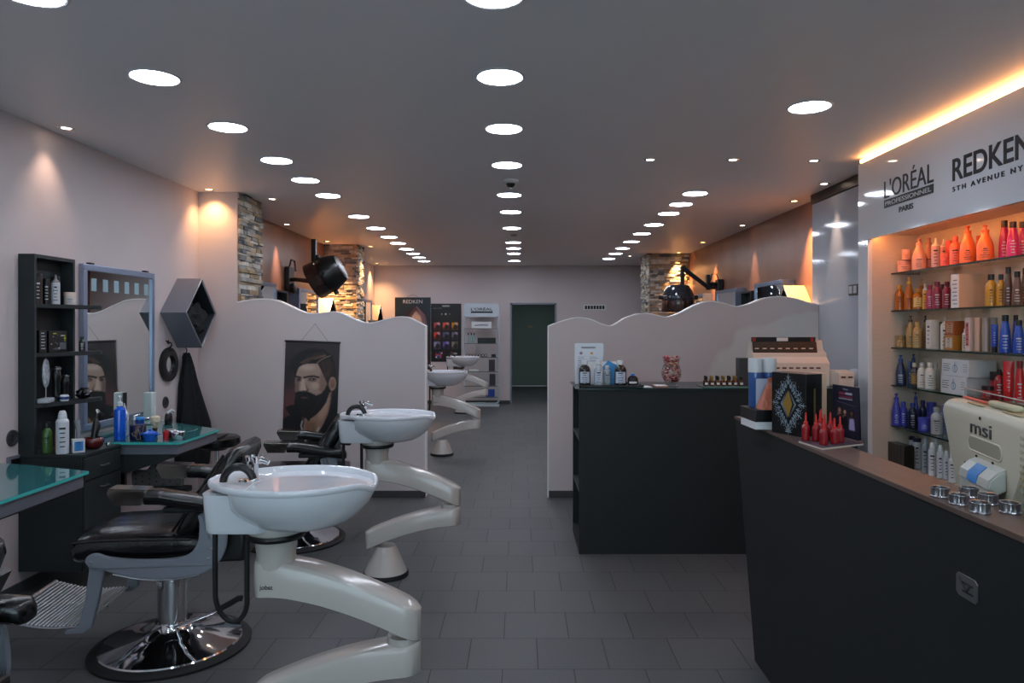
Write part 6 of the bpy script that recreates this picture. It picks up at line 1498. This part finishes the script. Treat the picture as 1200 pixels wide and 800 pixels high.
b = B(); b.lathe(CHROME, [(0, 0), (.012, 0), (.016, .01), (.012, .024), (0, .026)], n=18); tag(b.obj('chrome_ball'), 'small chrome ball beside the dark red bowl', 'ornament', loc=(XW+.335, 4.155, ZC+.0003))
# on the washstand glass
BLU = (20, 90, 210)
P_('pump_bottle', 'pumpcyl', BLU, (214, 222, 228), XW+.30, 4.335, ZG, .064, .272, 'tall bright blue pump bottle with white pump on the teal table', rough=.12, noink=True)
P_('spray_bottle', 'nozzle', (176, 196, 210), (206, 214, 220), XW+.26, 4.47, ZG, .04, .19, 'pale translucent bottle behind the blue pump bottle')
P_('spray_bottle', 'nozzle', (160, 184, 204), (196, 208, 216), XW+.22, 4.53, ZG, .04, .20, 'pale blue translucent bottle close to the mirror')
P_('styling_bottle', 'bottle', (190, 200, 208), (190, 190, 196), XW+.16, 4.62, ZG, .05, .11, 'squat whitish bottle near the mirror foot')
P_('lotion_bottle', 'can', (30, 70, 150), (60, 150, 220), XW+.335, 4.50, ZG, .05, .118, 'small blue bottle with light blue cap behind the patterned tin')
t = thing('patterned_tin', 'dark navy tin with a gold scribble on the teal table', 'tin', (XW+.405, 4.345, ZG+.0003), -1.0)
b = B(); b.lathe(mat('navy_tin', (22, 24, 62), .3), [(0, 0), (.043, 0), (.045, .003), (.045, .088), (.042, .092), (0, .092)], n=36); b.obj('body', t)
b = B(); gl = mat('gold_scribble', (150, 128, 96), .4); q = random.Random(4)
for i in range(5):
    a0 = q.uniform(-1, .2); z0_ = q.uniform(.02, .07); b.tube(gl, [(.0455*math.cos(a0+.25*k), .0455*math.sin(a0+.25*k), min(.085, max(.008, z0_+.012*k*q.choice((-1, 1))))) for k in range(5)], .0015, 6)
b.obj('scribble', t)
t = thing('shaving_brush', 'cream bristled shaving brush standing on the teal table', 'brush', (XW+.45, 4.46, ZG+.0003))
b = B(); b.lathe(mat('brush_handle', (60, 44, 34), .3), [(0, 0), (.014, 0), (.017, .01), (.012, .035), (.016, .055), (0, .056)], n=20); b.obj('handle', t)
b = B(); b.lathe(mat('bristles', (216, 204, 176), .9, bump=1, bscale=90), [(.010, .055), (.026, .085), (.032, .105), (.028, .122), (.016, .13), (0, .132)], n=28); b.obj('bristles', t)
t = thing('shaving_dish', 'bright blue lidded bowl with ears in front on the teal table', 'bowl', (XW+.500, 4.302, ZG+.0003))
b = B(); b.lathe(mat('blue_plastic', (24, 96, 206), .25), [(0, 0), (.028, 0), (.038, .03), (.040, .042), (0, .042)], n=32); b.box(MATS['blue_plastic'], (0, 0, .039), (.118, .022, .006), .003); b.obj('bowl', t)
b = B(); b.lathe(MATS['blue_plastic'], [(0, .043), (.043, .043), (.042, .049), (.02, .058), (.008, .06), (.009, .068), (0, .070)], n=32); b.obj('lid', t)
P_('nail_bottle', 'nozzle', (180, 24, 34), (170, 20, 30), XW+.580, 4.335, ZG, .034, .068, 'small red bottle on the teal table front edge', noink=True)
for (x, y, s_, lb) in ((.560, 4.42, .9, 'dark round lens bowl behind the small red bottle'), (.64, 4.36, 1.0, 'shiny metal shaving bowl at the right of the red bottle')):
    t = thing('metal_bowl', lb, 'bowl', (XW+x, y, ZG+.0003)); b = B(); b.lathe(CHROME if s_ == 1 else BLACK, [(0, 0), (.025*s_, 0), (.032*s_, .008), (.038*s_, .03), (.036*s_, .045), (.033*s_, .046), (.030*s_, .03), (.02*s_, .01), (0, .008)], n=32); b.obj('bowl', t)
    b = B(); b.lathe(STEEL, [(.037*s_, .043), (.041*s_, .046), (.037*s_, .049), (.034*s_, .046), (.037*s_, .043)], n=32); b.obj('rim', t)
# paper towel dispenser boxes
t = thing('towel_dispenser', 'white paper dispenser box standing before the mirror', 'dispenser', (XW+.12, 5.06, ZG+.0003))
b = B(); b.bx(mat('dispenser_white', (210, 222, 220), .35), -.03, .035, -.06, .0, 0, .225, .008, 3); b.obj('body', t); b = B(); b.bx(WHITE, .0355, .039, -.05, -.01, .01, .12, .003); b.obj('front_flap', t)
t = thing('iron_brush', 'black and white small appliance behind the basin', 'appliance', (XW+.26, 5.02, ZG+.0003)); b = B(); b.lathe(BLACK, [(0, 0), (.03, 0), (.035, .03), (.03, .07), (.015, .085), (0, .09)], n=24, sx=.7); b.obj('body', t); b = B(); b.tube(WHITE, [(-.0, -.02, .08), (.02, 0, .10), (.025, .03, .085)], .009, 8); b.obj('handle', t)

# ================================================================ CAMERA, LIGHT LEVEL
cam = bpy.data.cameras.new('camera'); co_ = bpy.data.objects.new('camera', cam); COL.objects.link(co_)
co_.location = (0, 0, HC); co_.rotation_euler = (PI/2, 0, 0); cam.sensor_width = 36; cam.lens = F/1200*36
cam.shift_x = -(VX-600)/1200; cam.shift_y = (VY-400)/1200*1.0
cam.clip_start = .05; sc.camera = co_
w = bpy.data.worlds.new('window_fill_daylight'); sc.world = w; w.use_nodes = True
bg = w.node_tree.nodes['Background']; bg.inputs[0].default_value = (.72, .82, 1.0, 1); bg.inputs[1].default_value = 1.15  # sky level set as fill light through the added front window
vs = sc.view_settings; vs.view_transform = 'Standard'; vs.look = 'None'; vs.gamma = 1; vs.use_curve_mapping = False; vs.exposure = 1.8
sc.display_settings.display_device = 'sRGB'
sc.cycles.max_bounces = 8; sc.cycles.diffuse_bounces = 4; sc.cycles.glossy_bounces = 4; sc.cycles.transparent_max_bounces = 12
sc.cycles.sample_clamp_indirect = 4; sc.cycles.caustics_reflective = False; sc.cycles.caustics_refractive = False
sc.cycles.use_denoising = True
bpy.context.view_layer.update()
